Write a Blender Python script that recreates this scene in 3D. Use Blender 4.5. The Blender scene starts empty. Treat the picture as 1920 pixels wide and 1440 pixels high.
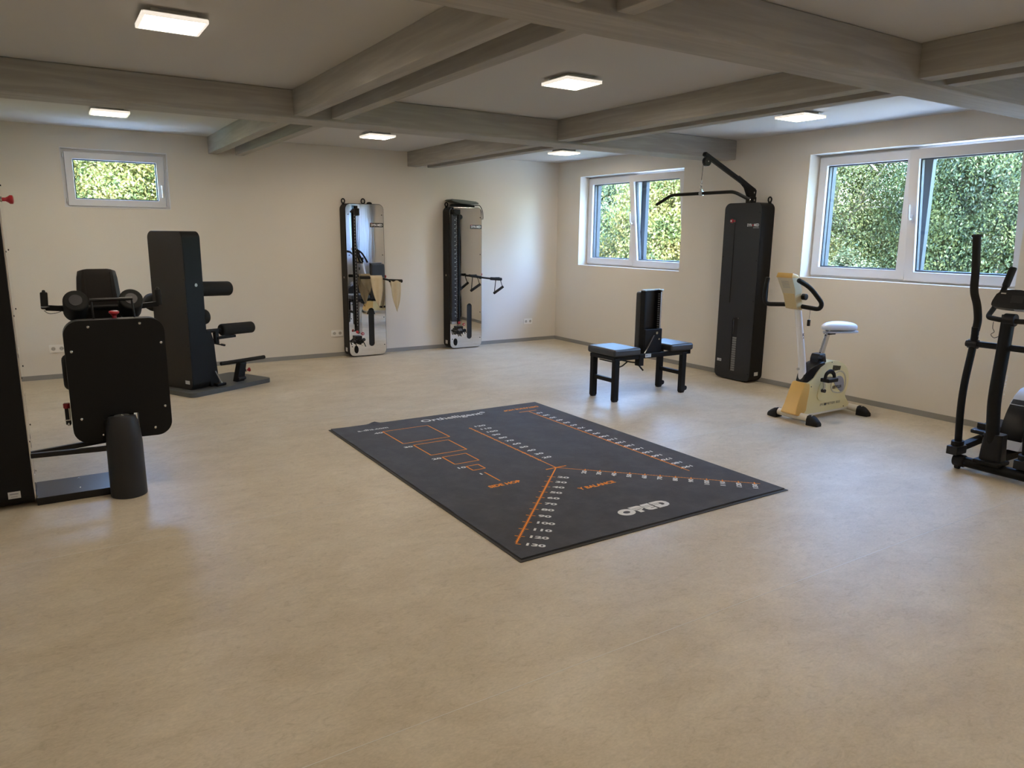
import bpy, bmesh, math, random
import numpy as np
from mathutils import Vector, Matrix
from mathutils.geometry import tessellate_polygon
random.seed(7)
rng = np.random.default_rng(11)
scene = bpy.context.scene
COL = scene.collection
PI = math.pi

# ---------------------------------------------------------------- materials
def mat(name, color, rough=.5, metal=0., spec=.5, coat=0., emis=None, bump=None, var=None, sheen=0.):
    m = bpy.data.materials.new(name); m.use_nodes = True
    nt = m.node_tree; b = nt.nodes['Principled BSDF']
    b.inputs['Base Color'].default_value = (*color, 1)
    b.inputs['Roughness'].default_value = rough
    b.inputs['Metallic'].default_value = metal
    b.inputs['Specular IOR Level'].default_value = spec
    b.inputs['Coat Weight'].default_value = coat
    if sheen: b.inputs['Sheen Weight'].default_value = sheen
    if emis:
        b.inputs['Emission Color'].default_value = (*emis[0], 1); b.inputs['Emission Strength'].default_value = emis[1]
    tc = nt.nodes.new('ShaderNodeTexCoord')
    if var:   # (scale, amount)
        n = nt.nodes.new('ShaderNodeTexNoise'); n.inputs['Scale'].default_value = var[0]; n.inputs['Detail'].default_value = 6
        nt.links.new(tc.outputs['Object'], n.inputs['Vector'])
        mx = nt.nodes.new('ShaderNodeMix'); mx.data_type = 'RGBA'
        mx.inputs[6].default_value = (*[c*(1-var[1]) for c in color], 1); mx.inputs[7].default_value = (*[min(1, c*(1+var[1])) for c in color], 1)
        nt.links.new(n.outputs['Fac'], mx.inputs[0]); nt.links.new(mx.outputs[2], b.inputs['Base Color'])
    if bump:  # (scale, strength, distance)
        n = nt.nodes.new('ShaderNodeTexNoise'); n.inputs['Scale'].default_value = bump[0]; n.inputs['Detail'].default_value = 4
        nt.links.new(tc.outputs['Object'], n.inputs['Vector'])
        bp = nt.nodes.new('ShaderNodeBump'); bp.inputs['Strength'].default_value = bump[1]; bp.inputs['Distance'].default_value = bump[2]
        nt.links.new(n.outputs['Fac'], bp.inputs['Height']); nt.links.new(bp.outputs['Normal'], b.inputs['Normal'])
    return m

M = {}
M['wall'] = mat('painted_plaster', (.72, .675, .60), .85, spec=.2, bump=(55, .12, .004))
M['ceiling'] = mat('matt_ceiling_paint', (.56, .55, .53), .95, spec=.1, bump=(40, .1, .003))
M['skirt'] = mat('grey_skirting', (.27, .265, .25), .6)
M['white_pvc'] = mat('white_window_pvc', (.72, .72, .73), .35)
M['gasket'] = mat('dark_gasket', (.05, .055, .065), .5)
M['socket'] = mat('white_socket_plastic', (.85, .83, .78), .35)
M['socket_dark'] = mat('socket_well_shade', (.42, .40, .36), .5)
M['black'] = mat('black_powder_coat', (.006, .006, .006), .48, spec=.2, bump=(900, .05, .0005))
M['panel'] = mat('charcoal_front_panel', (.024, .024, .026), .45, spec=.3, bump=(700, .05, .0005))
M['gloss_black'] = mat('satin_black_plastic', (.007, .007, .008), .32, spec=.35)
M['foam'] = mat('dark_foam_roller', (.014, .014, .013), .75, spec=.25, bump=(300, .2, .001))
M['vinyl'] = mat('dark_grey_vinyl', (.035, .037, .040), .42, bump=(500, .1, .0005))
M['brownpad'] = mat('black_leatherette', (.016, .013, .011), .45, spec=.3, bump=(300, .15, .0006))
M['chrome'] = mat('chrome', (.62, .62, .62), .18, metal=1.)
M['satin'] = mat('satin_steel', (.45, .45, .45), .35, metal=1.)
M['red'] = mat('red_plastic', (.33, .012, .02), .3)
M['sticker'] = mat('white_sticker', (.55, .55, .54), .5)
M['stack'] = mat('weight_plate_grey', (.20, .20, .19), .55, var=(60, .3))
M['redplate'] = mat('red_weight_plate', (.30, .05, .04), .5)
M['cable'] = mat('black_cable', (.02, .02, .02), .5)
M['slotdark'] = mat('slot_interior', (.006, .006, .006), .7)
M['logo_w'] = mat('white_lettering', (.75, .75, .75), .5)
M['cream'] = mat('cream_plastic', (.80, .71, .39), .32, var=(3, .04))
M['cream_old'] = mat('yellowed_plastic', (.70, .45, .14), .3, var=(6, .12))
M['cream_grey'] = mat('grey_beige_plastic', (.55, .50, .36), .42)
M['cream_tan'] = mat('tan_plastic', (.55, .43, .22), .42)
M['white_metal'] = mat('white_enamel_tube', (.80, .80, .80), .25)
M['cream_metal'] = mat('cream_enamel_tube', (.78, .74, .64), .28)
M['saddle'] = mat('pale_grey_saddle_vinyl', (.72, .75, .80), .35)
M['rubber'] = mat('black_rubber', (.009, .009, .01), .65, spec=.3)
M['grey_print'] = mat('grey_print', (.28, .28, .30), .4)
M['dark_print'] = mat('dark_print', (.03, .03, .03), .4)
M['base_grey'] = mat('dark_grey_base_plate', (.075, .08, .078), .5)
M['towel'] = mat('beige_woven_cloth', (.56, .47, .32), .95, spec=.1, bump=(600, .5, .002), var=(25, .08))
M['webbing'] = mat('black_webbing', (.008, .008, .008), .8, spec=.2)
M['padgreen'] = mat('worn_dark_pad', (.065, .072, .06), .5)
M['carpet'] = None
M['mat_border'] = mat('black_rubber_border', (.022, .021, .02), .6)
M['orange'] = mat('orange_print', (.86, .29, .055), .9, spec=.1)
M['white_print'] = mat('white_print', (.72, .72, .70), .9, spec=.1)
M['led'] = mat('led_diffuser', (.9, .9, .9), .5, emis=((1., .85, .69), 29.))
M['led_frame'] = mat('white_lamp_housing', (.65, .64, .60), .4)
M['curtain'] = mat('white_curtain', (.75, .76, .78), .9, spec=.1)
M['lamp_rim'] = mat('lamp_rim_spill_glow', (.75, .74, .70), .4, emis=((1., .9, .78), .35))  # faint emission stands in for lamp light spilling onto the frame
M['couch'] = mat('light_grey_upholstery', (.42, .45, .50), .6)
M['seam'] = mat('pale_weld_seam', (.62, .60, .55), .35)
M['silver_plastic'] = mat('silver_plastic', (.42, .44, .48), .35)
M['asphalt_roof'] = mat('roof_plaster', (.5, .5, .5), .9)
M['outer'] = mat('exterior_render', (.7, .7, .68), .9)

def N(nt, t, **k):
    n = nt.nodes.new(t)
    for a, v in k.items(): setattr(n, a, v)
    return n
def ramp(nt, stops):
    r = N(nt, 'ShaderNodeValToRGB'); e = r.color_ramp.elements
    while len(e) < len(stops): e.new(.5)
    for i, (p, c) in enumerate(stops): e[i].position = p; e[i].color = (*c, 1)
    return r
# steel mirror with slight waviness
def steel():
    m = mat('polished_steel', (.76, .76, .755), .018, metal=1.)
    nt = m.node_tree; b = nt.nodes['Principled BSDF']; tc = N(nt, 'ShaderNodeTexCoord')
    mp = N(nt, 'ShaderNodeMapping'); mp.inputs['Scale'].default_value = (1, 1, .35)
    n = N(nt, 'ShaderNodeTexNoise'); n.inputs['Scale'].default_value = 5; n.inputs['Detail'].default_value = 1
    bp = N(nt, 'ShaderNodeBump'); bp.inputs['Strength'].default_value = .25; bp.inputs['Distance'].default_value = .003
    nt.links.new(tc.outputs['Object'], mp.inputs[0]); nt.links.new(mp.outputs[0], n.inputs['Vector'])
    nt.links.new(n.outputs['Fac'], bp.inputs['Height']); nt.links.new(bp.outputs['Normal'], b.inputs['Normal'])
    return m
M['steel'] = steel()
def floor_mat():
    m = mat('marbled_linoleum', (.5, .45, .36), .42, spec=.45)
    nt = m.node_tree; b = nt.nodes['Principled BSDF']; tc = N(nt, 'ShaderNodeTexCoord')
    mp = N(nt, 'ShaderNodeMapping'); mp.inputs['Scale'].default_value = (1., 1.6, 1)
    nt.links.new(tc.outputs['Object'], mp.inputs[0])
    n1 = N(nt, 'ShaderNodeTexNoise'); n1.inputs['Scale'].default_value = 2.6; n1.inputs['Detail'].default_value = 9; n1.inputs['Roughness'].default_value = .62; n1.inputs['Distortion'].default_value = .6
    n2 = N(nt, 'ShaderNodeTexNoise'); n2.inputs['Scale'].default_value = 16; n2.inputs['Detail'].default_value = 8; n2.inputs['Roughness'].default_value = .7; n2.inputs['Distortion'].default_value = 1.2
    n3 = N(nt, 'ShaderNodeTexNoise'); n3.inputs['Scale'].default_value = 70; n3.inputs['Detail'].default_value = 4
    for n in (n1, n2, n3): nt.links.new(mp.outputs[0], n.inputs['Vector'])
    r1 = ramp(nt, [(.3, (.475, .405, .295)), (.52, (.535, .465, .35)), (.72, (.58, .515, .40))])
    r2 = ramp(nt, [(.33, (.84, .83, .80)), (.44, (.96, .96, .95)), (.58, (1.02, 1.02, 1.02)), (.7, (1.09, 1.08, 1.06))])
    r3 = ramp(nt, [(.35, (.95, .95, .94)), (.65, (1.05, 1.05, 1.05))])
    nt.links.new(n1.outputs['Fac'], r1.inputs[0]); nt.links.new(n2.outputs['Fac'], r2.inputs[0]); nt.links.new(n3.outputs['Fac'], r3.inputs[0])
    a = N(nt, 'ShaderNodeMix', data_type='RGBA', blend_type='MULTIPLY'); a.inputs[0].default_value = 1
    c = N(nt, 'ShaderNodeMix', data_type='RGBA', blend_type='MULTIPLY'); c.inputs[0].default_value = 1
    nt.links.new(r1.outputs[0], a.inputs[6]); nt.links.new(r2.outputs[0], a.inputs[7])
    nt.links.new(a.outputs[2], c.inputs[6]); nt.links.new(r3.outputs[0], c.inputs[7])
    nt.links.new(c.outputs[2], b.inputs['Base Color'])
    bp = N(nt, 'ShaderNodeBump'); bp.inputs['Strength'].default_value = .12; bp.inputs['Distance'].default_value = .002
    nt.links.new(n2.outputs['Fac'], bp.inputs['Height']); nt.links.new(bp.outputs['Normal'], b.inputs['Normal'])
    return m
M['floor'] = floor_mat()
def beam_mat():
    m = mat('grey_glazed_timber', (.36, .34, .30), .7, spec=.25)
    nt = m.node_tree; b = nt.nodes['Principled BSDF']; tc = N(nt, 'ShaderNodeTexCoord')
    mp = N(nt, 'ShaderNodeMapping'); mp.inputs['Scale'].default_value = (.8, 9, 9)
    nt.links.new(tc.outputs['UV'], mp.inputs[0])
    n = N(nt, 'ShaderNodeTexNoise'); n.inputs['Scale'].default_value = 2.2; n.inputs['Detail'].default_value = 7; n.inputs['Distortion'].default_value = .8
    nt.links.new(mp.outputs[0], n.inputs['Vector'])
    r = ramp(nt, [(.3, (.34, .325, .295)), (.5, (.37, .355, .325)), (.68, (.42, .405, .375))])
    nt.links.new(n.outputs['Fac'], r.inputs[0]); nt.links.new(r.outputs[0], b.inputs['Base Color'])
    bp = N(nt, 'ShaderNodeBump'); bp.inputs['Strength'].default_value = .2; bp.inputs['Distance'].default_value = .003
    nt.links.new(n.outputs['Fac'], bp.inputs['Height']); nt.links.new(bp.outputs['Normal'], b.inputs['Normal'])
    return m
M['beam'] = beam_mat()
def carpet_mat():
    m = mat('charcoal_carpet_pile', (.05, .05, .056), .95, spec=.15, sheen=.15)
    nt = m.node_tree; b = nt.nodes['Principled BSDF']; tc = N(nt, 'ShaderNodeTexCoord')
    n = N(nt, 'ShaderNodeTexNoise'); n.inputs['Scale'].default_value = 5; n.inputs['Detail'].default_value = 10; n.inputs['Roughness'].default_value = .75
    n2 = N(nt, 'ShaderNodeTexNoise'); n2.inputs['Scale'].default_value = 260; n2.inputs['Detail'].default_value = 2
    for x in (n, n2): nt.links.new(tc.outputs['Object'], x.inputs['Vector'])
    r = ramp(nt, [(.3, (.036, .036, .042)), (.5, (.05, .051, .058)), (.7, (.072, .073, .082))])
    nt.links.new(n.outputs['Fac'], r.inputs[0]); nt.links.new(r.outputs[0], b.inputs['Base Color'])
    bp = N(nt, 'ShaderNodeBump'); bp.inputs['Strength'].default_value = .6; bp.inputs['Distance'].default_value = .003
    nt.links.new(n2.outputs['Fac'], bp.inputs['Height']); nt.links.new(bp.outputs['Normal'], b.inputs['Normal'])
    return m
M['carpet'] = carpet_mat()
def glass_mat():
    m = bpy.data.materials.new('window_glass'); m.use_nodes = True; nt = m.node_tree; nt.nodes.clear()
    o = N(nt, 'ShaderNodeOutputMaterial'); t = N(nt, 'ShaderNodeBsdfTransparent'); g = N(nt, 'ShaderNodeBsdfGlossy'); mx = N(nt, 'ShaderNodeMixShader')
    t.inputs[0].default_value = (.93, .97, .95, 1); g.inputs['Roughness'].default_value = .02; mx.inputs[0].default_value = .05
    nt.links.new(t.outputs[0], mx.inputs[1]); nt.links.new(g.outputs[0], mx.inputs[2]); nt.links.new(mx.outputs[0], o.inputs[0])
    return m
M['glass'] = glass_mat()
def curtain_mat():
    m = M['curtain']; nt = m.node_tree; b = nt.nodes['Principled BSDF']; t = N(nt, 'ShaderNodeBsdfTranslucent'); t.inputs[0].default_value = (.8, .82, .86, 1)
    mx = N(nt, 'ShaderNodeMixShader'); mx.inputs[0].default_value = .5
    nt.links.new(b.outputs[0], mx.inputs[1]); nt.links.new(t.outputs[0], mx.inputs[2]); nt.links.new(mx.outputs[0], nt.nodes['Material Output'].inputs[0])
curtain_mat()
def leaf_mat(name, cols, rough=.55):
    m = bpy.data.materials.new(name); m.use_nodes = True; nt = m.node_tree; b = nt.nodes['Principled BSDF']
    b.inputs['Roughness'].default_value = rough; b.inputs['Specular IOR Level'].default_value = .35
    g = N(nt, 'ShaderNodeNewGeometry'); tc = N(nt, 'ShaderNodeTexCoord')
    n = N(nt, 'ShaderNodeTexNoise'); n.inputs['Scale'].default_value = 2.3; n.inputs['Detail'].default_value = 3
    nt.links.new(tc.outputs['Object'], n.inputs['Vector'])
    ma = N(nt, 'ShaderNodeMath', operation='MULTIPLY_ADD'); ma.inputs[1].default_value = .38
    ad = N(nt, 'ShaderNodeMath', operation='MULTIPLY_ADD'); ad.inputs[1].default_value = 2.2; ad.inputs[2].default_value = -.80
    nt.links.new(n.outputs['Fac'], ad.inputs[0])
    nt.links.new(g.outputs['Random Per Island'], ma.inputs[0]); nt.links.new(ad.outputs[0], ma.inputs[2])
    k = len(cols); r = ramp(nt, [((i+.2)/k, (c[0]*.24, c[1]*.215, c[2]*.15)) for i, c in enumerate(cols)])
    nt.links.new(ma.outputs[0], r.inputs[0]); nt.links.new(r.outputs[0], b.inputs['Base Color'])
    tr = N(nt, 'ShaderNodeBsdfTranslucent'); mx = N(nt, 'ShaderNodeMixShader'); mx.inputs[0].default_value = .3
    nt.links.new(r.outputs[0], tr.inputs[0])
    out = nt.nodes['Material Output']
    nt.links.new(b.outputs[0], mx.inputs[1]); nt.links.new(tr.outputs[0], mx.inputs[2]); nt.links.new(mx.outputs[0], out.inputs[0])
    return m
M['leaf_conifer'] = leaf_mat('conifer_leaves', [(.07, .11, .04), (.19, .27, .09), (.36, .45, .16), (.56, .60, .26)])
M['leaf_dark'] = leaf_mat('dark_conifer_leaves', [(.035, .075, .03), (.09, .17, .07), (.19, .30, .11), (.36, .46, .17)])
M['leaf_green'] = leaf_mat('green_leaves', [(.08, .17, .07), (.20, .34, .13), (.40, .54, .20), (.60, .66, .28)])
M['leaf_autumn'] = leaf_mat('turning_leaves', [(.10, .25, .10), (.30, .45, .12), (.60, .58, .12), (.70, .42, .12)])
M['leaf_blue'] = leaf_mat('blue_green_leaves', [(.09, .19, .14), (.20, .35, .24), (.36, .52, .36), (.56, .66, .45)])
M['leaf_yellow'] = leaf_mat('yellow_green_leaves', [(.16, .28, .09), (.42, .54, .16), (.70, .72, .25), (.88, .74, .28)])
M['bark'] = mat('grey_bark', (.28, .22, .16), .9, var=(12, .4), bump=(30, .5, .01))
M['grass'] = mat('rough_grass', (.08, .13, .035), .95, spec=.1, var=(4, .35), bump=(30, .6, .05))

# ---------------------------------------------------------------- mesh builder
def fillet(pts, r, n=6):
    """round the inner corners of a 3-D polyline"""
    pts = [Vector(p) for p in pts]; out = [pts[0]]
    for i in range(1, len(pts)-1):
        a, b, c = pts[i-1], pts[i], pts[i+1]
        d1 = (a-b); d2 = (c-b); rr = min(r, d1.length*.48, d2.length*.48)
        p, q = b+d1.normalized()*rr, b+d2.normalized()*rr
        for k in range(n+1):
            t = k/n; out.append(p*(1-t)**2 + b*2*t*(1-t) + q*t*t)
    out.append(pts[-1]); return out
def rrect(x0, x1, y0, y1, r, n=8):
    p = []
    for cx, cy, a0 in ((x1-r, y1-r, 0), (x0+r, y1-r, 90), (x0+r, y0+r, 180), (x1-r, y0+r, 270)):
        for k in range(n+1):
            a = math.radians(a0+90*k/n); p.append((cx+r*math.cos(a), cy+r*math.sin(a)))
    return p
def circ(cx, cy, r, n=24, ry=None):
    return [(cx+r*math.cos(2*PI*k/n), cy+(ry or r)*math.sin(2*PI*k/n)) for k in range(n)]
class MB:
    def __init__(s): s.v = []; s.f = []
    def add(s, vs, fs):
        o = len(s.v); s.v += [tuple(v) for v in vs]; s.f += [tuple(i+o for i in f) for f in fs]; return s
    def box(s, x0, x1, y0, y1, z0, z1):
        return s.add([(x0,y0,z0),(x1,y0,z0),(x1,y1,z0),(x0,y1,z0),(x0,y0,z1),(x1,y0,z1),(x1,y1,z1),(x0,y1,z1)],
                     [(0,3,2,1),(4,5,6,7),(0,1,5,4),(1,2,6,5),(2,3,7,6),(3,0,4,7)])
    def obox(s, c, size, R=None, mtx=None):
        b = MB().box(-size[0]/2, size[0]/2, -size[1]/2, size[1]/2, -size[2]/2, size[2]/2)
        T = Matrix.Translation(c) @ (R.to_4x4() if R is not None else Matrix())
        return s.add([T @ Vector(v) for v in b.v], b.f)
    def bar(s, p0, p1, w, h, up=(0,0,1)):
        p0, p1 = Vector(p0), Vector(p1); d = p1-p0; x = d.normalized(); u = Vector(up)
        y = u.cross(x).normalized(); z = x.cross(y)
        R = Matrix((x, y, z)).transposed()
        return s.obox((p0+p1)/2, (d.length, w, h), R)
    def ring_loft(s, rings, cap=True, closed=True):
        n = len(rings[0]); vs = [v for r in rings for v in r]; fs = []
        for i in range(len(rings)-1):
            for k in range(n if closed else n-1):
                a = i*n+k; b = i*n+(k+1) % n; fs.append((a, b, b+n, a+n))
        if cap: fs.append(tuple(range(n-1, -1, -1))); fs.append(tuple((len(rings)-1)*n+k for k in range(n)))
        return s.add(vs, fs)
    def tube(s, pts, r, n=14, cap=True, flat=1.):
        pts = [Vector(p) for p in pts]; rs = r if isinstance(r, (list, tuple)) else [r]*len(pts)
        t0 = (pts[1]-pts[0]).normalized(); up = Vector((0,0,1)) if abs(t0.z) < .9 else Vector((1,0,0))
        x = up.cross(t0).normalized(); rings = []
        for i, p in enumerate(pts):
            if i == 0: t = t0
            elif i == len(pts)-1: t = (pts[i]-pts[i-1]).normalized()
            else: t = ((pts[i]-pts[i-1]).normalized()+(pts[i+1]-pts[i]).normalized()).normalized()
            x = (x-t*x.dot(t)).normalized(); y = t.cross(x)
            rings.append([p+x*math.cos(2*PI*k/n)*rs[i]+y*math.sin(2*PI*k/n)*rs[i]*flat for k in range(n)])
        return s.ring_loft(rings, cap)
    def cyl(s, p0, p1, r, r1=None, n=28):
        return s.tube([p0, p1], [r, r if r1 is None else r1], n)
    def capsule(s, p0, p1, r, e=None, n=28):
        """cylinder with softly rounded rims"""
        p0, p1 = Vector(p0), Vector(p1); d = (p1-p0).normalized(); e = e or r*.3
        pts = []; rs = []
        for k in range(5):
            a = PI/2*k/4; pts.append(p0+d*(e-e*math.cos(a))); rs.append(r-e+e*math.sin(a))
        for k in range(5):
            a = PI/2*k/4; pts.append(p1-d*(e-e*math.sin(a))); rs.append(r-e+e*math.cos(a))
        return s.tube(pts, rs, n)
    def prism(s, outer, holes, h0, h1, fr):
        loops = [outer]+list(holes or [])
        flat = [p for l in loops for p in l]; n = len(flat)
        tris = tessellate_polygon([[Vector((p[0], p[1], 0)) for p in l] for l in loops])
        vs = [fr(p[0], p[1], h0) for p in flat]+[fr(p[0], p[1], h1) for p in flat]
        fs = []
        for t in tris: fs.append((t[2], t[1], t[0])); fs.append(tuple(i+n for i in t))
        o = 0
        for l in loops:
            m = len(l)
            for k in range(m):
                a, b = o+k, o+(k+1) % m; fs.append((a, b, b+n, a+n))
            o += m
        return s.add(vs, fs)
    def ell(s, c, rad, nu=20, nv=12, R=None):
        rings = []
        for i in range(1, nv):
            a = PI*i/nv; rings.append([(rad[0]*math.sin(a)*math.cos(2*PI*k/nu), rad[1]*math.sin(a)*math.sin(2*PI*k/nu), rad[2]*math.cos(a)) for k in range(nu)])
        c = Vector(c); R = R or Matrix.Identity(3)
        return s.ring_loft([[c+R@Vector(v) for v in r] for r in rings])
    def text(s, txt, size, fr, bold=0., sx=1., align='CENTER', width=None, depth=0.):
        cu = bpy.data.curves.new('t', 'FONT'); cu.body = txt; cu.size = size; cu.offset = bold; cu.align_x = align; cu.align_y = 'CENTER'; cu.resolution_u = 3; cu.extrude = depth
        o = bpy.data.objects.new('t', cu); COL.objects.link(o); dg = bpy.context.evaluated_depsgraph_get()
        me = bpy.data.meshes.new_from_object(o.evaluated_get(dg))
        vs = [v.co.copy() for v in me.vertices]; fs = [tuple(p.vertices) for p in me.polygons]
        bpy.data.objects.remove(o); bpy.data.curves.remove(cu); bpy.data.meshes.remove(me)
        if width and vs:
            w = max(v.x for v in vs)-min(v.x for v in vs); sx = width/w
        return s.add([fr(v.x*sx, v.y, v.z) for v in vs], fs)
    def build(s, name, m, parent=None, label=None, bevel=0., seg=2, smooth=True, sharp=38, recalc=True, subsurf=0):
        me = bpy.data.meshes.new(name); vs = s.v
        if parent is not None:
            inv = parent['_inv'] if False else wm(parent).inverted(); vs = [inv @ Vector(v) for v in vs]
        me.from_pydata([tuple(v) for v in vs], [], s.f)
        me.materials.append(m)
        if recalc or bevel:
            bm = bmesh.new(); bm.from_mesh(me)
            if recalc: bmesh.ops.recalc_face_normals(bm, faces=bm.faces)
            if bevel:
                es = [e for e in bm.edges if len(e.link_faces) == 2 and e.calc_face_angle(0) > math.radians(40)]
                bmesh.ops.bevel(bm, geom=es, offset=bevel, segments=seg, affect='EDGES', profile=.5, clamp_overlap=True)
            bm.to_mesh(me); bm.free()
        if smooth:
            me.polygons.foreach_set('use_smooth', [True]*len(me.polygons)); me.set_sharp_from_angle(angle=math.radians(sharp))
        o = bpy.data.objects.new(name, me); COL.objects.link(o)
        if parent is not None: o.parent = parent
        if bevel and smooth:
            wn = o.modifiers.new('weighted_normals', 'WEIGHTED_NORMAL'); wn.keep_sharp = True
        if label: o['label'] = label
        if subsurf:
            md = o.modifiers.new('smooth', 'SUBSURF'); md.levels = subsurf; md.render_levels = subsurf
        return o
def wm(o):
    m = Matrix.Translation(o.location) @ o.rotation_euler.to_matrix().to_4x4()
    return (wm(o.parent) @ m) if o.parent else m
def thing(name, label, cat, loc=(0,0,0), rz=0., group=None, kind=None):
    o = bpy.data.objects.new(name, None); COL.objects.link(o); o.location = loc; o.rotation_euler = (0, 0, rz); o.empty_display_size = .1
    return tag(o, label, cat, group, kind)
def tag(o, label, cat, group=None, kind=None):
    o['label'] = label; o['category'] = cat
    if group: o['group'] = group
    if kind: o['kind'] = kind
    return o
def copy_tree(o, parent=None):
    c = o.copy(); COL.objects.link(c)
    if parent: c.parent = parent
    for ch in o.children: copy_tree(ch, c)
    return c
XZ = lambda y: (lambda a, b, h: (a, y+h, b))      # plane facing -y (a = x, b = z); h goes along y
YZ = lambda x: (lambda a, b, h: (x+h, a, b))
XY = lambda z: (lambda a, b, h: (a, b, z+h))

# ---------------------------------------------------------------- room shell
H = 2.621; ZB = 2.415; ZL = 2.435
XL, YF = -7.13, -10.3
WA = (-2.57, -.54, 1.155, 2.392); WB = (-6.31, -4.296, 1.178, 2.392); WC = (-9.7, -7.75, .95, 2.392); WS = (-6.342, -5.337, 1.812, 2.404)
def rect(a0, a1, b0, b1): return [(a0, b0), (a1, b0), (a1, b1), (a0, b1)]
o = MB().box(XL-.3, .34, YF-.3, .34, -.2, 0).build('floor', M['floor'], smooth=False); tag(o, 'beige marbled linoleum floor of the training room', 'floor', kind='structure')
o = MB().box(XL-.3, .34, YF-.3, .34, H, H+.35).build('ceiling', M['ceiling'], smooth=False); tag(o, 'grey painted ceiling between the timber beams', 'ceiling', kind='structure')
o = MB().prism(rect(XL-.3, .34, -.0, H), [rect(*WS)], 0, .34, XZ(0)).build('wall_back', M['wall'], smooth=False); tag(o, 'beige back wall with the small high window', 'wall', kind='structure')
o = MB().prism(rect(YF-.3, 0, 0, H), [rect(*WA), rect(*WB), rect(*WC)], 0, .34, YZ(0)).build('wall_right', M['wall'], smooth=False); tag(o, 'beige right wall with the wide windows', 'wall', kind='structure')
o = MB().box(XL-.3, XL, YF-.3, 0, 0, H).build('wall_left', M['wall'], smooth=False); tag(o, 'beige left wall behind the cable tower', 'wall', kind='structure')
o = MB().box(XL, 0, YF-.3, YF, 0, H).build('wall_front', M['wall'], smooth=False); tag(o, 'beige front wall behind the camera', 'wall', kind='structure')
sk = [('baseboard_back', (XL, 0, -.012, 0, 0, .05), 'grey skirting strip along the back wall'), ('baseboard_right', (-.012, 0, YF, -.012, 0, .05), 'grey skirting strip under the right windows'),
      ('baseboard_left', (XL, XL+.012, YF, -.012, 0, .05), 'grey skirting strip along the left wall'), ('baseboard_front', (XL+.012, -.012, YF, YF+.012, 0, .05), 'grey skirting strip along the front wall')]
for n, b, l in sk:
    if n == 'baseboard_right':
        b = (-.012, 0, YF, -.012, 0, .05)
    o = MB().box(*b).build(n, M['skirt'], smooth=False); tag(o, l, 'baseboard', kind='structure')
# floor weld seams (one mesh each)
for i, (y, l) in enumerate(((-7.20, 'pale welded seam across the floor in the foreground'), (-5.14, 'pale welded seam running under the charcoal mat'), (-3.1, 'pale welded seam across the floor behind the mat'))):
    o = MB().box(XL+.02, -.02, y-.0016, y+.0016, 0, .0006).build('trim_%d' % (i+1), M['seam'], smooth=False); tag(o, l, 'floor seam', kind='structure')

# beams
def uvbox(o, axis):
    me = o.data; uv = me.uv_layers.new(name='grain')
    for p in me.polygons:
        for li in p.loop_indices:
            co = me.vertices[me.loops[li].vertex_index].co
            a = co[axis]; others = [co[i] for i in range(3) if i != axis]
            uv.data[li].uv = (a, others[0]+others[1]*1.3)
def beam(x0, x1, y0, y1, z0, axis, label, c=.006):
    o = MB().box(x0, x1, y0, y1, z0, H).build('ceiling_beam', M['beam'], bevel=c, seg=2); uvbox(o, axis)
    return tag(o, label, 'beam', group='grey timber ceiling beams', kind='structure')
beam(XL, 0, -3.347, -3.03, ZB, 0, 'deep grey cross beam nearest the back wall', .012)
beam(XL, 0, -6.724, -6.456, ZB, 0, 'deep grey cross beam across the middle of the room', .012)
beam(XL, 0, -10.1, -9.83, ZB, 0, 'deep grey cross beam beside the front wall', .012)
for nm, ya, yb, where in (('back', -3.03, 0, 'at the back wall'), ('mid', -6.456, -3.347, 'between the two cross beams'), ('front', -9.83, -6.724, 'in front of the middle cross beam')):
    for (a, b, c, d, side) in ((-4.90, -4.79, -4.605, -4.51, 'left pair'), (-2.445, -2.315, -2.155, -2.045, 'right pair')):
        beam(a, b, ya, yb, ZL, 1, 'left timber of the %s of beams %s' % (side, where)); beam(c, d, ya, yb, ZL, 1, 'right timber of the %s of beams %s' % (side, where))

# ---------------------------------------------------------------- windows
def frame_rect(mb, a0, a1, b0, b1, w, fr, h0, h1):
    mb.prism(rect(a0, a1, b0, b1), [rect(a0+w, a1-w, b0+w, b1-w)], h0, h1, fr); return mb
def sash(root, a0, a1, b0, b1, w, x0, depth, tilt=0., handle=None, T=None):
    """sash in the y-z plane at x0 (room side), optional inward tilt about its bottom edge"""
    pv = Vector((x0+depth, 0, b0)); R = Matrix.Rotation(-tilt, 4, 'Y')
    def tf(m):
        if tilt: m.v = [tuple(Matrix.Translation(pv) @ R @ Matrix.Translation(-pv) @ Vector(v)) for v in m.v]
        if T: m.v = [T(v) for v in m.v]
        return m
    s = tf(frame_rect(MB(), a0, a1, b0, b1, w, YZ(x0), 0, depth)).build('sash', M['white_pvc'], root, bevel=.004)
    g = .012
    tf(frame_rect(MB(), a0+w-.001, a1-w+.001, b0+w-.001, b1-w+.001, g, YZ(x0+depth*.45), 0, depth*.5)).build('gasket', M['gasket'], s, smooth=False)
    tf(MB().box(x0+depth*.55, x0+depth*.55+.004, a0+w, a1-w, b0+w, b1-w)).build('glass_pane', M['glass'], s, smooth=False)
    if handle:
        ya, za, up = handle
        hm = MB().box(x0-.012, x0, ya-.015, ya+.015, za-.035, za+.035)
        hm.cyl((x0-.012, ya, za), (x0-.045, ya, za), .011)
        hm.tube(fillet([(x0-.04, ya, za), (x0-.052, ya, za+.02*up), (x0-.052, ya, za+.13*up)], .02), .011)
        tf(hm).build('handle', M['white_pvc'], s, bevel=0)
    return s
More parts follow.
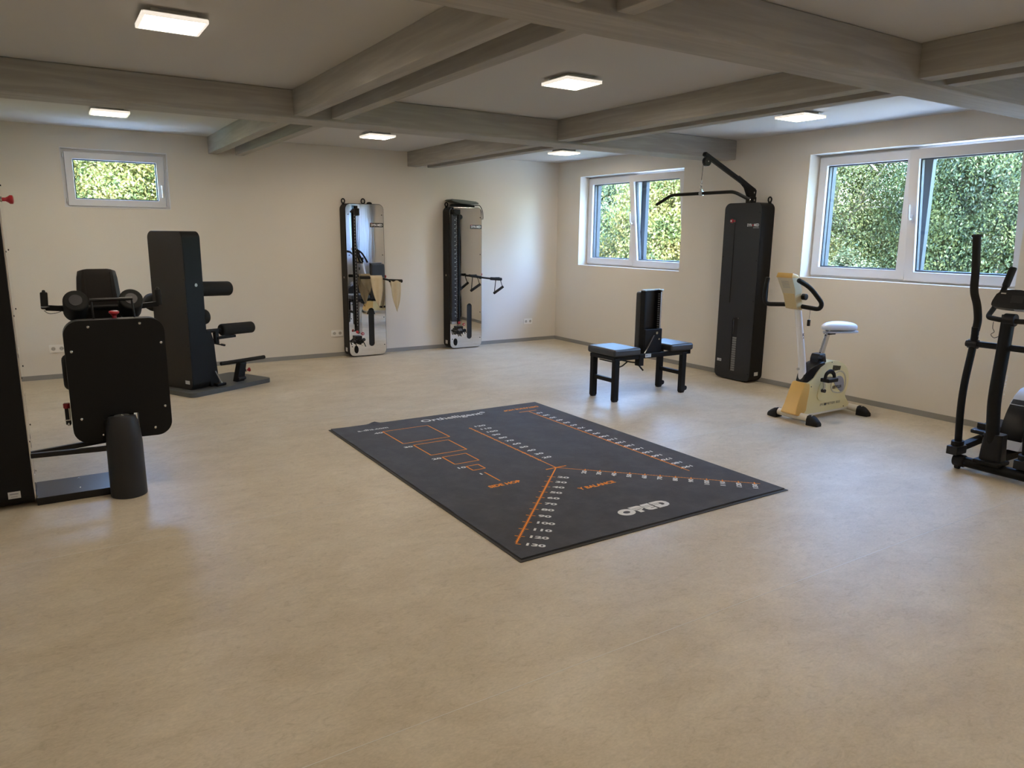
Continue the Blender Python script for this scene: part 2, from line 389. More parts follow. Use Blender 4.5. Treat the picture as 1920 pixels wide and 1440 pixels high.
def window2(name, W, label, tilt, split=None, w=.085, x0=.15):
    root = thing(name, label, 'window', (x0, (W[0]+W[1])/2, W[2]), kind='structure')
    frame_rect(MB(), W[0]-.02, W[1]+.02, W[2]-.02, W[3]+.02, .055, YZ(x0+.03), 0, .07).build('window_frame', M['white_pvc'], root, bevel=.003)
    frame_rect(MB(), W[0]+.012, (W[0]+W[1])/2-.004, W[2]+.022, W[3]-.022, w+.002, YZ(x0+.102), 0, .055).build('outer_profile', M['gasket'], root, smooth=False, label='dark outer window profile')
    frame_rect(MB(), (W[0]+W[1])/2+.004, W[1]-.012, W[2]+.022, W[3]-.022, w+.002, YZ(x0+.102), 0, .055).build('outer_profile', M['gasket'], root, smooth=False, label='dark outer window profile')
    mid = split or (W[0]+W[1])/2
    MB().box(x0+.035, x0+.09, mid-.02, mid+.02, W[2]+.03, W[3]-.03).build('mullion', M['white_pvc'], root, smooth=False)
    sash(root, mid+.002, W[1]-.012, W[2]+.022, W[3]-.022, w, x0, .075)                      # far (left in view)
    sash(root, W[0]+.012, mid-.002, W[2]+.022, W[3]-.022, w, x0, .075, tilt, (mid-.045, (W[2]+W[3])/2-.02, 1))
    return root
window2('window_1', WA, 'white two-sash window near the room corner, one sash tilted', math.radians(6.5))
window2('window_2', WB, 'wide white two-sash window beside the elliptical trainer', math.radians(6.5))
window2('window_3', WC, 'white terrace window with curtains seen in the steel mirror', 0.)
# small window in the back wall: build in y-z frame then map (x0 -> y)
rs = thing('window_4', 'small high white window in the back wall', 'window', (-5.84, .05, 1.81), kind='structure')
TM = lambda v: (v[1], v[0], v[2])
m_ = frame_rect(MB(), WS[0]-.02, WS[1]+.02, WS[2]-.02, WS[3]+.02, .05, YZ(.06), 0, .06); m_.v = [TM(v) for v in m_.v]; m_.build('window_frame', M['white_pvc'], rs, bevel=.003)
sash(rs, WS[0]+.03, WS[1]-.035, WS[2]+.012, WS[3]-.03, .072, .035, .06, 0, (WS[1]-.065, 2.06, -1), T=TM)
mb = MB(); mb.prism(rect(WS[0]-.006, WS[1]+.006, WS[2]-.006, WS[3]+.006), [rect(WS[0]+.004, WS[1]-.004, WS[2]+.004, WS[3]-.004)], -.006, .03, XZ(0)); mb.build('edge_trim', M['white_pvc'], rs, smooth=False)
# hinges on the small window
mb = MB(); mb.cyl((WS[0]+.02, .028, 1.85), (WS[0]+.02, .028, 1.90), .008, n=10); mb.cyl((WS[0]+.02, .028, 2.31), (WS[0]+.02, .028, 2.36), .008, n=10); mb.build('hinge', M['white_pvc'], rs)

# curtains at window 3 (seen in the steel mirror)
def curtain(y0, y1, label, seed):
    r = random.Random(seed); n = 90; ring = []
    for k in range(n+1):
        t = k/n; ring.append((-.06+.035*math.sin(t*PI*13+seed)+.01*math.sin(t*41), y0+(y1-y0)*t))
    mb = MB(); vs = []; fs = []
    for z in (.03, 1.2, 2.36):
        for (x, y) in ring: vs.append((x, y, z))
    for i in range(2):
        for k in range(n): a = i*(n+1)+k; fs.append((a, a+1, a+n+2, a+n+1))
    mb.add(vs, fs); o = mb.build('curtain', M['curtain'], recalc=False)
    md = o.modifiers.new('cloth_thickness', 'SOLIDIFY'); md.thickness = .004
    return tag(o, label, 'curtain', group='white curtains at the terrace window')
curtain(-8.62, -7.62, 'gathered white curtain on the left of the terrace window', 1)
curtain(-9.85, -9.0, 'gathered white curtain on the right of the terrace window', 2)
o = MB().box(-.10, -.02, -9.95, -7.55, 2.37, 2.40).build('curtain_rail', M['white_pvc']); tag(o, 'white curtain rail above the terrace window', 'curtain rail')
# treatment couch mirrored in the steel plate
rt = thing('treatment_couch', 'light grey treatment couch with raised head near the terrace window', 'couch', (-1.0, -8.6, 0))
MB().box(-1.33, -.67, -9.3, -8.3, .52, .60).build('mattress', M['couch'], rt, bevel=.03, seg=4)
m_ = MB().obox((-1.0, -8.0, .70), (.66, .62, .08), Matrix.Rotation(math.radians(25), 3, 'X')); m_.build('headrest', M['couch'], rt, bevel=.03, seg=4)
MB().box(-1.28, -.72, -9.25, -7.75, .46, .515).build('frame', M['black'], rt, bevel=.005)
for x in (-1.25, -.75):
    for y in (-9.2, -7.85): MB().box(x-.025, x+.025, y-.025, y+.025, 0, .47).build('leg', M['black'], rt, bevel=.004)

# ---------------------------------------------------------------- ceiling lamps
def lamp(x, y, label, first=None):
    if first: r = copy_tree(first); r.location = (x, y, H); r['label'] = label; return r
    r = thing('ceiling_lamp', label, 'ceiling lamp', (x, y, H), group='square ceiling lamps')
    MB().box(x-.105, x+.105, y-.105, y+.105, 2.592, H).build('mounting_box', M['led_frame'], r, bevel=.003)
    fr = MB().prism(rrect(x-.15, x+.15, y-.15, y+.15, .01, 3), [rrect(x-.136, x+.136, y-.136, y+.136, .006, 3)], 0, .018, XY(2.574)); fr.build('frame', M['lamp_rim'], r)
    MB().box(x-.149, x+.149, y-.149, y+.149, 2.5905, 2.596).build('back_cover', M['led_frame'], r, smooth=False)
    MB().box(x-.1365, x+.1365, y-.1365, y+.1365, 2.579, 2.5895).build('diffuser', M['led'], r, smooth=False)
    return r
l0 = lamp(-5.95, -4.9, 'largest lit square lamp, in the left bay before the back cross beam')
lamp(-5.98, -1.5, 'lit square lamp above the small high window', l0)
lamp(-3.455, -4.9, 'lit square lamp in the middle bay between the two cross beams', l0)
lamp(-3.455, -1.47, 'lit square lamp in front of the mirrored pulley towers', l0)
lamp(-1.01, -4.9, 'lit square lamp in the right bay near the wide window', l0)
lamp(-.95, -1.42, 'lit square lamp near the room corner by the two-sash window', l0)
lamp(-5.95, -8.3, 'lit square lamp above the camera, left bay', l0)
lamp(-3.455, -8.3, 'lit square lamp in the front middle bay', l0)
lamp(-1.01, -8.3, 'lit square lamp above the treatment couch', l0)

# ---------------------------------------------------------------- wall sockets
def socket(x, z, label, first=None, n=2):
    if first: r = copy_tree(first); r.location = (x, 0, z); r['label'] = label; return r
    r = thing('wall_socket', label, 'socket', (x, 0, z), group='double white wall sockets')
    w = .076*n
    MB().prism(rrect(x-w/2, x+w/2, z-.041, z+.041, .006, 3), [], -.010, 0, XZ(0)).build('cover_plate', M['socket'], r, bevel=.002)
    for k in range(n):
        cx = x-w/2+.038+.076*k
        ins = MB().prism(rrect(cx-.027, cx+.027, z-.027, z+.027, .006, 3), [circ(cx, z, .0205, 20)], -.0125, -.0095, XZ(0)).build('socket_insert', M['socket'], r, bevel=.0008)
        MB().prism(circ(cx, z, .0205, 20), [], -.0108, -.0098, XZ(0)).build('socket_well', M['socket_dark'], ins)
        mb = MB()
        mb.cyl((cx-.0095, -.0112, z), (cx-.0095, -.0105, z), .003, n=8); mb.cyl((cx+.0095, -.0112, z), (cx+.0095, -.0105, z), .003, n=8)
        mb.build('pin_hole', M['gasket'], ins)
    return r
s0 = socket(-6.56, .325, 'double white socket low on the wall behind the leg trainer')
socket(-3.475, .30, 'double white socket just left of the towel-hung pulley tower', s0)
socket(-.51, .30, 'double white socket low on the back wall near the room corner', s0)

# ---------------------------------------------------------------- tower machines
def tower_body(root, a0, a1, z1, h0, h1, fr, r=.07, mname='black', z0=.012):
    return MB().prism(rrect(a0, a1, z0, z1, r, 8), [], h0, h1, fr).build('housing', M[mname], root, bevel=.006)
def face_plate(root, a0, a1, z1, fr, h0, h1, m, slots, r=.065, z0=.015, name='front_plate', label=None):
    return MB().prism(rrect(a0, a1, z0, z1, r, 8), slots, h0, h1, fr).build(name, M[m], root, bevel=.0012, label=label)
def slot_poly(c, w, z0, z1): return rrect(c-w/2, c+w/2, z0, z1, w/2*.98, 8)
def weight_stack(root, c, w, z0, z1, fr, h, n, red=None, sgn=1):
    """plates seen through the slot"""
    MB().prism(rect(c-w/2-.01, c+w/2+.01, z0-.2*0-.01, z1), [], h+.001*sgn, h+.003*sgn, fr).build('stack_recess', M['slotdark'], root, smooth=False)
    st = None; dz = (z1-z0)/n
    for i in range(n):
        m = MB().prism(rrect(c-w/2*.86, c+w/2*.86, z0+dz*(i+.12), z0+dz*(i+.88), .002, 2), [], h-.010*sgn, h, fr)
        m.build('weight_plate', M['redplate'] if (red is not None and i == red) else M['stack'], root, label='red weight plate' if (red is not None and i == red) else None, smooth=False)
    return st
def screws(root, pts, fr, h0, h1, r=.006, m='black'):
    for a, b in pts: MB().prism(circ(a, b, r, 10), [], h0, h1, fr).build('screw', M[m], root)
def hook(root, p, ax, r=.026):
    mb = MB(); pts = []
    for k in range(17):
        a = 2*PI*k/16; d = Vector(ax)*math.cos(a)*r*.8+Vector((0, 0, 1))*math.sin(a)*r; pts.append(Vector(p)+Vector((0, 0, r))+d)
    mb.tube(pts, .008, 8, cap=False); mb.box(p[0]-.012, p[0]+.012, p[1]-.012, p[1]+.012, p[2]-.02, p[2]+.004)
    mb.build('mounting_eye', M['black'], root)
def knob_red(root, p, d, r=.02, name='red_knob', L=.045):
    p, d = Vector(p), Vector(d).normalized()
    k = MB().tube([p, p+d*L*.35, p+d*L*.55, p+d*L*.7, p+d*L*.92, p+d*L], [r*.45, r*.42, r*.7, r, r*.98, r*.6], 20).build(name, M['red'], root, label='red knob')
    MB().cyl(p-d*.006, p+d*.004, r*.6, n=16).build('knob_collar', M['chrome'], k)
    return k

def pulley_tower(x0, x1, label, kind):
    cx = (x0+x1)/2; w = x1-x0
    r = thing('pulley_tower', label, 'pulley tower', (cx, -.1, 0), group='mirrored pulley towers on the back wall')
    fr = XZ(-.19); yb = -.19
    tower_body(r, x0, x1, 1.935, 0, .178, fr)
    sc = cx+.052
    slot = slot_poly(sc, .076, .132, .628)
    plate = face_plate(r, x0+.008, x1-.006, 1.93, XZ(-.197), 0, .006, 'steel', [slot], name='steel_front', label='polished steel front panel')
    weight_stack(plate, sc, .076, .135, .60, XZ(-.1895), -.001, 15, 13, -1)
    screws(plate, [(x0+.04, 1.80), (x1-.03, 1.80), (x0+.04, 1.3), (x1-.03, 1.3), (x0+.04, .50), (x1-.03, .50), (x1-.03, .14), (x0+.04, .14)], XZ(-.2), -.001, .002)
    # name plate
    lx = cx+.157
    np_ = MB().prism(rect(lx-.088, lx+.088, 1.648, 1.700), [], -.002, 0, XZ(-.1975)).build('name_plate', M['panel'], r, smooth=False)
    MB().text('DYN MED', .040, lambda a, b, h: (lx+a, -.2002, 1.673+b), bold=.0012, width=.15).build('lettering', M['logo_w'], np_, smooth=False, recalc=False)
    MB().box(lx-.085, lx-.06, -.2003, -.1998, 1.692, 1.697).build('red_mark', M['red'], np_, smooth=False)
    # side disc and sticker on the left flank
    MB().cyl((x0-.003, -.1, 1.02), (x0+.002, -.1, 1.02), .014).build('side_badge', M['chrome'], r)
    MB().box(x0-.0015, x0+.001, -.13, -.07, .07, .12).build('side_label', M['sticker'], r, smooth=False)
    hook(r, (x0+.035, -.05, 1.94), (1, 0, 0))
    knob_red(r, (x1-.002, -.12, 1.02), (1, 0, 0), .02)
    return r, cx

P1, c1 = pulley_tower(-3.387, -2.873, 'mirrored pulley tower beside the socket, two beige cloths on its bar', 1)
hook(P1, (-3.09, -.05, 1.94), (1, 0, 0), .03)
MB().ell((-3.01, -.06, 1.945), (.035, .03, .018)).build('clip', M['black'], P1)
# adjustable guide rail of tower 1
rail = MB().box(-3.292, -3.262, -.245, -.222, .33, 1.86).build('guide_rail', M['panel'], P1, bevel=.003)
for z in (.36, 1.84): MB().box(-3.29, -3.264, -.225, -.196, z-.02, z+.02).build('rail_bracket', M['black'], P1)
sc_ = MB()
for k in range(36): sc_.box(-3.288, -3.279, -.2465, -.2449, .42+k*.039, .422+k*.039+.003)
sc_.build('scale_marks', M['logo_w'], rail, smooth=False)
m_ = MB().box(-3.275, -3.215, -.25, -.20, 1.785, 1.875); m_.box(-3.26, -3.235, -.24, -.21, 1.87, 1.905); m_.box(-3.31, -3.27, -.235, -.205, 1.82, 1.845); m_.build('top_pulley', M['black'], P1, bevel=.008)
cb = MB().cyl((-3.238, -.225, 1.79), (-3.245, -.235, .30), .0022, n=6)
cb.cyl((-3.222, -.225, 1.79), (-3.228, -.235, .30), .0022, n=6); cb.build('cable', M['cable'], P1)
def carriage(root, x, z, seed):
    r = random.Random(seed); mb = MB()
    mb.box(x-.045, x+.045, -.25, -.20, z-.05, z+.045)
    for k in range(5): mb.cyl((x-.06+.03*k, -.275, z-.02+r.uniform(-.03, .03)), (x-.06+.03*k, -.205, z-.02+r.uniform(-.03, .03)), r.uniform(.016, .026), n=14)
    c = mb.build('pulley_carriage', M['gloss_black'], root, bevel=.003)
    mb = MB()
    for k in range(7):
        a = Vector((x-.06+k*.02, -.28, z+r.uniform(-.05, .02))); mb.tube([a, a+Vector((.01, -.006, -.03)), a+Vector((.018, 0, -.045))], .006, 8)
    mb.build('snap_hook', M['black'], c)
    knob_red(c, (x-.02, -.25, z+.10), (-.3, -1, .1), .018, 'adjusting_knob', .03); knob_red(c, (x+.045, -.25, z+.075), (0, -1, 0), .02, 'locking_knob', .03)
    MB().cyl((x+.045, -.281, z+.075), (x+.045, -.283, z+.075), .008).build('knob_badge', M['sticker'], c)
    for k in range(3): MB().ell((x-.04+.035*k, -.277, z-.055-.01*k), (.006, .004, .006), 10, 6).build('chrome_bolt', M['chrome'], c)
    return c
carriage(P1, -3.275, .235, 3)
MB().prism(circ(-3.292, .10, .026, 20, .05), [], -.012, 0, XZ(-.198)).build('low_pulley', M['black'], P1, bevel=.003)
# horizontal bar of tower 1
b1 = [(-3.285, -.40, 1.032), (-3.15, -.40, 1.032), (-3.0, -.40, 1.013), (-2.90, -.40, .990), (-2.73, -.40, .975)]
bar = MB().tube(fillet([(-2.99, -.2, 1.02), (-2.99, -.40, 1.01)], .02), .014).build('bar_bracket', M['black'], P1)
hb = MB().tube(b1, .0125).build('carrying_bar', M['black'], P1)
MB().capsule((-3.292, -.40, 1.033), (-3.16, -.40, 1.031), .019, .005, 16).build('grip', M['foam'], hb)
MB().capsule((-2.905, -.40, .985), (-2.725, -.40, .975), .021, .006, 16).build('grip', M['foam'], hb)
# hanging black handle sling on the cable of tower 1
sl = MB().tube(fillet([(-3.262, -.245, 1.37), (-3.205, -.26, 1.33), (-3.165, -.27, 1.26), (-3.14, -.275, 1.21)], .03), [.006]*2+[.011]*100 if False else .011, 10)
sl.tube(fillet([(-3.262, -.245, 1.37), (-3.262, -.26, 1.27), (-3.235, -.265, 1.215), (-3.20, -.265, 1.205)], .03), .008, 10)
o = sl.build('rope_handle', M['webbing']); tag(o, 'black curved rope handle hanging on the cable of the left pulley tower', 'rope handle')

def cloth(x0, x1, y, ztop, zbot, tipx, label, seed, off=0.):
    """cloth folded over a bar: front and back layer that narrow to a tip"""
    n, m = 12, 14; mb = MB()
    for side, zb, tx in ((-1, zbot, tipx), (1, zbot+.14, tipx+.04)):
        vs = []; fs = []
        for j in range(m+1):
            t = j/m; wv = 1-t**1.6*.93
            for i in range(n+1):
                s = i/n; xx = (x0+(x1-x0)*s)*(1-t)+(tx+(x1-x0)*(s-.5)*wv)*t
                fold = .010*math.sin(s*PI*3+seed+t*2)*(1-.4*t)
                if j == 0: yy, zz = y, ztop
                else: yy, zz = y+side*(.022+.006*t)+fold*side, ztop-(ztop-zb)*t+(.012*math.sin(s*5+seed)*t)
                vs.append((xx, yy, zz))
        for j in range(m):
            for i in range(n): a = j*(n+1)+i; fs.append((a, a+1, a+n+2, a+n+1))
        mb.add(vs, fs)
    o = mb.build('hanging_cloth', M['towel'], recalc=False, sharp=80)
    md = o.modifiers.new('cloth_thickness', 'SOLIDIFY'); md.thickness = .004
    return tag(o, label, 'cloth', group='beige cloths over the pulley bar')
cloth(-3.165, -3.005, -.40, 1.052, .665, -3.065, 'beige cloth with long tip hanging in front of the mirrored panel', .4)
cloth(-2.895, -2.755, -.40, 1.000, .600, -2.815, 'beige cloth hanging from the free right end of the bar', 2.1)

P2, c2 = pulley_tower(-1.935, -1.425, 'mirrored pulley tower nearest the room corner, pad on its top', 2)
colm = MB().box(-1.925, -1.835, -.245, -.21, .39, 1.83).build('perforated_column', M['panel'], P2, bevel=.004)
sd = MB().box(-1.832, -1.808, -.26, -.20, .36, 1.83).build('guide_rail', M['black'], P2, bevel=.003)
mb = MB()
for k in range(24): mb.cyl((-1.873, -.2465, .47+k*.056), (-1.873, -.244, .47+k*.056), .006, n=8)
mb.build('adjusting_holes', M['sticker'], colm)
mb = MB()
for k in range(60): mb.box(-1.852, -1.842, -.2462, -.2448, .45+k*.023, .4535+k*.023)
for k in range(12): mb.text('%d' % (60-5*k), .014, lambda a, b, h, k=k: (-1.858+a*.8, -.2463, 1.78-k*.115+b))
mb.build('scale_marks', M['logo_w'], colm, smooth=False, recalc=False)
MB().box(-1.925, -1.845, -.243, -.21, .355, .40).build('column_foot', M['satin'], P2, bevel=.002)
m_ = MB().box(-1.90, -1.79, -.25, -.2, 1.81, 1.90); m_.cyl((-1.80, -.265, 1.80), (-1.80, -.205, 1.80), .035); m_.cyl((-1.86, -.26, 1.87), (-1.86, -.205, 1.87), .032); m_.build('top_pulley', M['black'], P2, bevel=.006)
cb = MB().cyl((-1.795, -.24, 1.78), (-1.795, -.24, .30), .0025, n=6); cb.cyl((-1.780, -.24, 1.78), (-1.778, -.24, .30), .0025, n=6); cb.build('cable', M['cable'], P2)
carriage(P2, -1.80, .275, 9)
MB().prism(circ(-1.848, .10, .026, 20, .05), [], -.012, 0, XZ(-.198)).build('low_pulley', M['black'], P2, bevel=.003)
MB().tube([(-1.60, -.2, 1.01), (-1.60, -.35, 1.005)], .014).build('bar_bracket', M['black'], P2)
hb = MB().tube([(-1.70, -.35, 1.022), (-1.60, -.35, 1.012), (-1.50, -.35, .99), (-1.37, -.35, .975), (-1.21, -.35, .965)], .013).build('carrying_bar', M['black'], P2)
MB().capsule((-1.375, -.35, .975), (-1.195, -.35, .962), .021, .006, 16).build('grip', M['foam'], hb)
MB().capsule((-1.72, -.35, 1.024), (-1.62, -.35, 1.014), .017, .005, 16).build('grip', M['foam'], hb)
# stirrup handles
def stirrup(x, zt, label, first=None, sw=0):
    if first: r = copy_tree(first); r.location = (x, -.35, zt); r['label'] = label; return r
    r = thing('stirrup_handle', label, 'stirrup handle', (x, -.35, zt), group='black stirrup handles on the corner pulley tower')
    a, b = (x-.055, -.35, zt-.19), (x+.065, -.37, zt-.115)
    MB().tube([(x-.045, -.35, zt+.018), (x-.05, -.372, zt-.02), a], .006, 8, flat=.5).tube([(x+.025, -.35, zt+.018), (x+.03, -.372, zt-.02), b], .006, 8, flat=.5).tube([(x-.045, -.35, zt+.018), (x+.025, -.35, zt+.018)], .006, 8).build('strap', M['webbing'], r)
    MB().capsule((a[0]-.012, a[1], a[2]-.01), (b[0]+.012, b[1], b[2]+.008), .018, .005, 14).build('grip', M['foam'], r)
    return r
st0 = stirrup(-1.625, 1.012, 'black stirrup handle hanging in front of the mirrored panel')
stirrup(-1.255, .968, 'black stirrup handle hanging free from the right end of the bar', st0)
# pad lying on top of tower 2
pd = thing('padded_bar', 'worn dark padded arm bar lying on top of the corner pulley tower', 'padded bar', (-1.68, -.11, 1.94))
m_ = MB().prism([(-1.915, 2.02), (-1.885, 2.035), (-1.72, 2.028), (-1.52, 2.012), (-1.478, 1.995), (-1.48, 1.978), (-1.60, 1.972), (-1.75, 1.98), (-1.86, 2.0)], [], -.09, .09, XZ(-.11))
m_.build('pad', M['padgreen'], pd, bevel=.012, seg=3)
MB().capsule((-1.87, -.11, 1.957), (-1.50, -.11, 1.952), .017, .005, 16).build('tube', M['foam'], pd)
MB().tube(fillet([(-1.50, -.11, 1.96), (-1.468, -.21, 1.965), (-1.425, -.212, 1.89), (-1.418, -.212, 1.80), (-1.424, -.212, 1.775)], .03), .008, 10, flat=.6).build('strap', M['webbing'], pd)

# ---------------------------------------------------------------- lat pulldown tower on the right wall
LT = thing('lat_pulldown_tower', 'tall charcoal weight tower with overhead arm beside the wide window', 'lat pulldown tower', (-.1, -3.67, 0))
tower_body(LT, -3.92, -3.42, 1.935, 0, .198, YZ(-.2))
slot = slot_poly(-3.675, .072, .095, .705); slit = slot_poly(-3.578, .010, .862, 1.735)
pl = face_plate(LT, -3.917, -3.425, 1.93, YZ(-.208), 0, .007, 'panel', [slot, slit], name='front_plate')
MB().box(-.2005, -.1995, -3.72, -3.63, .09, .71).build('stack_recess', M['slotdark'], pl, smooth=False)
MB().box(-.2005, -.1995, -3.59, -3.565, .85, 1.74).build('slit_recess', M['slotdark'], pl, smooth=False)
for i in range(15):
    z = .105+i*.0257; MB().prism(rect(-3.703, -3.65, z+.003, z+.0225), [], -.004, 0, YZ(-.2006)).build('weight_plate', M['stack'], pl, smooth=False)
MB().cyl((-.203, -3.652, .52), (-.203, -3.652, .69), .004, n=8).build('stack_rod', M['chrome'], pl)
screws(pl, [(-3.445, 1.83), (-3.90, 1.83), (-3.445, 1.36), (-3.90, 1.33), (-3.445, .93), (-3.90, .9), (-3.445, .50), (-3.90, .47), (-3.445, .13), (-3.90, .10)], YZ(-.2085), -.0015, .001)
MB().ell((-.2085, -3.715, .70), (.003, .005, .005), 10, 6).build('chrome_pin', M['chrome'], pl)
MB().text('DYN', .040, lambda a, b, h: (-.2088, -3.775-a, 1.70+b), bold=.0012, width=.058).build('lettering', M['logo_w'], pl, smooth=False, recalc=False)
MB().text('MED', .040, lambda a, b, h: (-.2088, -3.865-a, 1.70+b), bold=.0012, width=.066).build('lettering', M['logo_w'], pl, smooth=False, recalc=False)
MB().box(-.2088, -.2082, -3.90, -3.825, 1.672, 1.675).build('lettering_underline', M['logo_w'], pl, smooth=False)
MB().box(-.2088, -.2082, -3.825, -3.812, 1.69, 1.71).build('red_mark', M['red'], pl, smooth=False)
st_ = MB().box(-.2095, -.208, -3.515, -3.455, .195, .225).build('label_sticker', M['sticker'], pl, smooth=False)
MB().box(-.2098, -.2094, -3.508, -3.49, .201, .219).box(-.2098, -.2094, -3.485, -3.462, .201, .207).build('sticker_print', M['grey_print'], st_, smooth=False)
MB().box(-.13, -.07, -3.9215, -3.9195, .08, .12).build('side_label', M['sticker'], LT, smooth=False)
k = knob_red(LT, (-.208, -3.575, 1.745), (-1, 0, 0), .022, L=.06); MB().cyl((-.2682, -3.575, 1.745), (-.2695, -3.575, 1.745), .010).build('knob_badge', M['sticker'], k)
hook(LT, (-.05, -3.885, 1.94), (0, 1, 0))
YA = -3.67
m_ = MB().box(-.135, -.045, YA-.035, YA+.035, 1.93, 2.0)
m_.prism([(-.14, 1.99), (-.04, 1.99), (-.03, 2.07), (-.06, 2.09), (-.32, 2.21), (-.33, 2.18), (-.2, 2.09)], [], -.02, .02, XZ(YA)); m_.build('arm_bracket', M['black'], LT, bevel=.004)
arm = MB().bar((-.05, YA, 2.065), (-.845, YA, 2.40), .05, .042).build('overhead_arm', M['black'], LT, bevel=.012, seg=3)
pu = MB().cyl((-.80, YA-.02, 2.325), (-.80, YA+.02, 2.325), .047).build('pulley_wheel', M['gloss_black'], arm, bevel=.004)
MB().cyl((-.80, YA-.024, 2.325), (-.80, YA+.024, 2.325), .007, n=12).build('axle_bolt', M['chrome'], pu)
for q in ((-.075, YA-.026, 2.045), (-.085, YA-.04, 1.965)): MB().cyl(q, (q[0], q[1]+.01, q[2]), .010, n=12).build('bracket_bolt', M['chrome'], LT)
MB().cyl((-.848, YA, 2.31), (-.86, YA, 2.14), .003, n=8).build('cable', M['cable'], LT)
lb = thing('lat_bar', 'black bent lat bar hanging from the overhead arm', 'lat bar', (-.86, YA, 2.0), rz=0)
P_ = [(-.84, -3.015, 1.915), (-.84, -3.235, 2.008), (-.84, -4.085, 2.008), (-.74, -4.20, 1.93)]
MB().tube(fillet(P_, .05), .0165, 16).build('bar', M['foam'], lb)
MB().cyl((-.74, -4.20, 1.93), (-.737, -4.2035, 1.9277), .012, n=14).build('end_cap', M['chrome'], lb)
m_ = MB().cyl((-.84, -3.642, 2.008), (-.84, -3.682, 2.008), .023).box(-.846, -.834, -3.668, -3.655, 2.02, 2.05); m_.build('swivel_collar', M['satin'], lb)
mb = MB()
for k in range(3):
    pts = [Vector((-.853+.002*k, YA+.007+(.009*math.cos(2*PI*t/12) if k % 2 else 0), 2.06+.028*k+.02*math.sin(2*PI*t/12)))+Vector((0 if k % 2 else .009*math.cos(2*PI*t/12), 0, 0)) for t in range(13)]
    mb.tube(pts, .0032, 8, cap=False)
mb.build('chain_link', M['chrome'], lb)

# ---------------------------------------------------------------- tandem bench with backrest
BN = thing('training_bench', 'black two-seat training bench with upright backrest before the window', 'bench', (-1.6, -3.72, 0))
for (xa, xb) in ((-2.38, -1.80), (-1.42, -1.10)):
    pass
def cushion(x0, x1, y0, y1, z0, z1, nm='seat_cushion'):
    return MB().box(x0, x1, y0, y1, z0, z1).build(nm, M['vinyl'], BN, bevel=.022, seg=4)
cushion(-2.135, -1.80, -3.92, -3.50, .445, .515); cushion(-1.40, -1.09, -3.92, -3.50, .445, .515)
MB().box(-2.10, -1.10, -3.89, -3.85, .40, .445).box(-2.10, -1.10, -3.57, -3.53, .40, .445).build('seat_rail', M['black'], BN, bevel=.003)
MB().box(-2.12, -2.08, -3.89, -3.53, .405, .44).box(-1.80, -1.76, -3.85, -3.57, .405, .44).box(-1.44, -1.40, -3.85, -3.57, .405, .44).box(-1.14, -1.10, -3.89, -3.53, .405, .44).build('cross_rail', M['black'], BN, bevel=.003)
for x in (-2.075, -1.185):
    for y in (-3.87, -3.54):
        l_ = MB().box(x-.029, x+.029, y-.025, y+.025, .012, .42).build('leg', M['black'], BN, bevel=.004)
        MB().box(x-.024, x+.024, y-.02, y+.02, 0, .015).build('rubber_foot', M['rubber'], l_, bevel=.003)
        if x > -1.5:
            MB().cyl((x+.045, y-.014, .045), (x+.045, y+.014, .045), .024, n=18).box(x+.02, x+.05, y-.006, y+.006, .03, .06).build('wheel', M['rubber'], l_)
    MB().box(x-.015, x+.015, -3.85, -3.56, .185, .225).build('stretcher', M['black'], BN, bevel=.003)
MB().cyl((-2.02, -3.56, .37), (-2.02, -3.86, .37), .006, n=10).cyl((-1.99, -3.72, .37), (-1.95, -3.72, .43), .008, n=10).build('adjusting_rod', M['black'], BN)
# backrest: a tall frame facing left with pad on the right
fx0, fx1 = -1.55, -1.50
BY0, BY1 = -3.83, -3.60
bk = thing; 
rotb = 0
fr_ = MB()
fr_.box(-1.60, -1.48, BY0-.003, BY0+.012, .42, 1.045); fr_.box(-1.60, -1.48, BY1-.012, BY1+.003, .42, 1.045); fr_.box(-1.49, -1.475, BY0, BY1, .42, 1.045)
fr_ = MB().box(-1.665, -1.45, -3.745, -3.735, .43, 1.05).box(-1.672, -1.655, -3.80, -3.735, .43, 1.05).box(-1.468, -1.448, -3.80, -3.735, .43, 1.05)
frb = fr_.build('backrest_frame', M['black'], BN, bevel=.002)
MB().box(-1.655, -1.468, -3.748, -3.744, .44, 1.04).build('backrest_shell', M['gloss_black'], frb, smooth=False)
MB().box(-1.672, -1.655, -3.80, -3.735, 1.045, 1.058).box(-1.468, -1.43, -3.80, -3.735, 1.045, 1.058).box(-1.655, -1.468, -3.76, -3.735, 1.045, 1.058).build('top_cap', M['satin'], frb, smooth=False)
MB().box(-1.468, -1.452, -3.803, -3.7995, .66, 1.035).build('toothed_rail', M['satin'], frb, smooth=False)
mb = MB()
for k in range(17): mb.box(-1.484, -1.468, -3.792, -3.78, .672+k*.021, .682+k*.021)
mb.build('rail_teeth', M['satin'], frb, smooth=False)
MB().box(-1.672, -1.405, -3.733, -3.66, .43, 1.035).build('back_cushion', M['vinyl'], BN, bevel=.02, seg=4)
m_ = MB().box(-1.68, -1.45, -3.83, -3.805, .44, .675); m_.build('hinge_plate', M['black'], BN, bevel=.01)
MB().cyl((-1.535, -3.845, .635), (-1.535, -3.83, .635), .013).build('clamp_knob', M['chrome'], BN)
MB().cyl((-1.50, -3.842, .572), (-1.50, -3.83, .572), .009).build('pivot_bolt', M['chrome'], BN)
MB().bar((-1.69, -3.84, .43), (-1.57, -3.84, .615), .006, .012, (0, 1, 0)).build('gas_strut', M['satin'], BN)
MB().box(-1.72, -1.38, -3.80, -3.66, .395, .435).build('seat_bracket', M['black'], BN, bevel=.003)
MB().box(-1.80, -1.74, -3.895, -3.83, .33, .44).build('post_socket', M['black'], BN, bevel=.005)
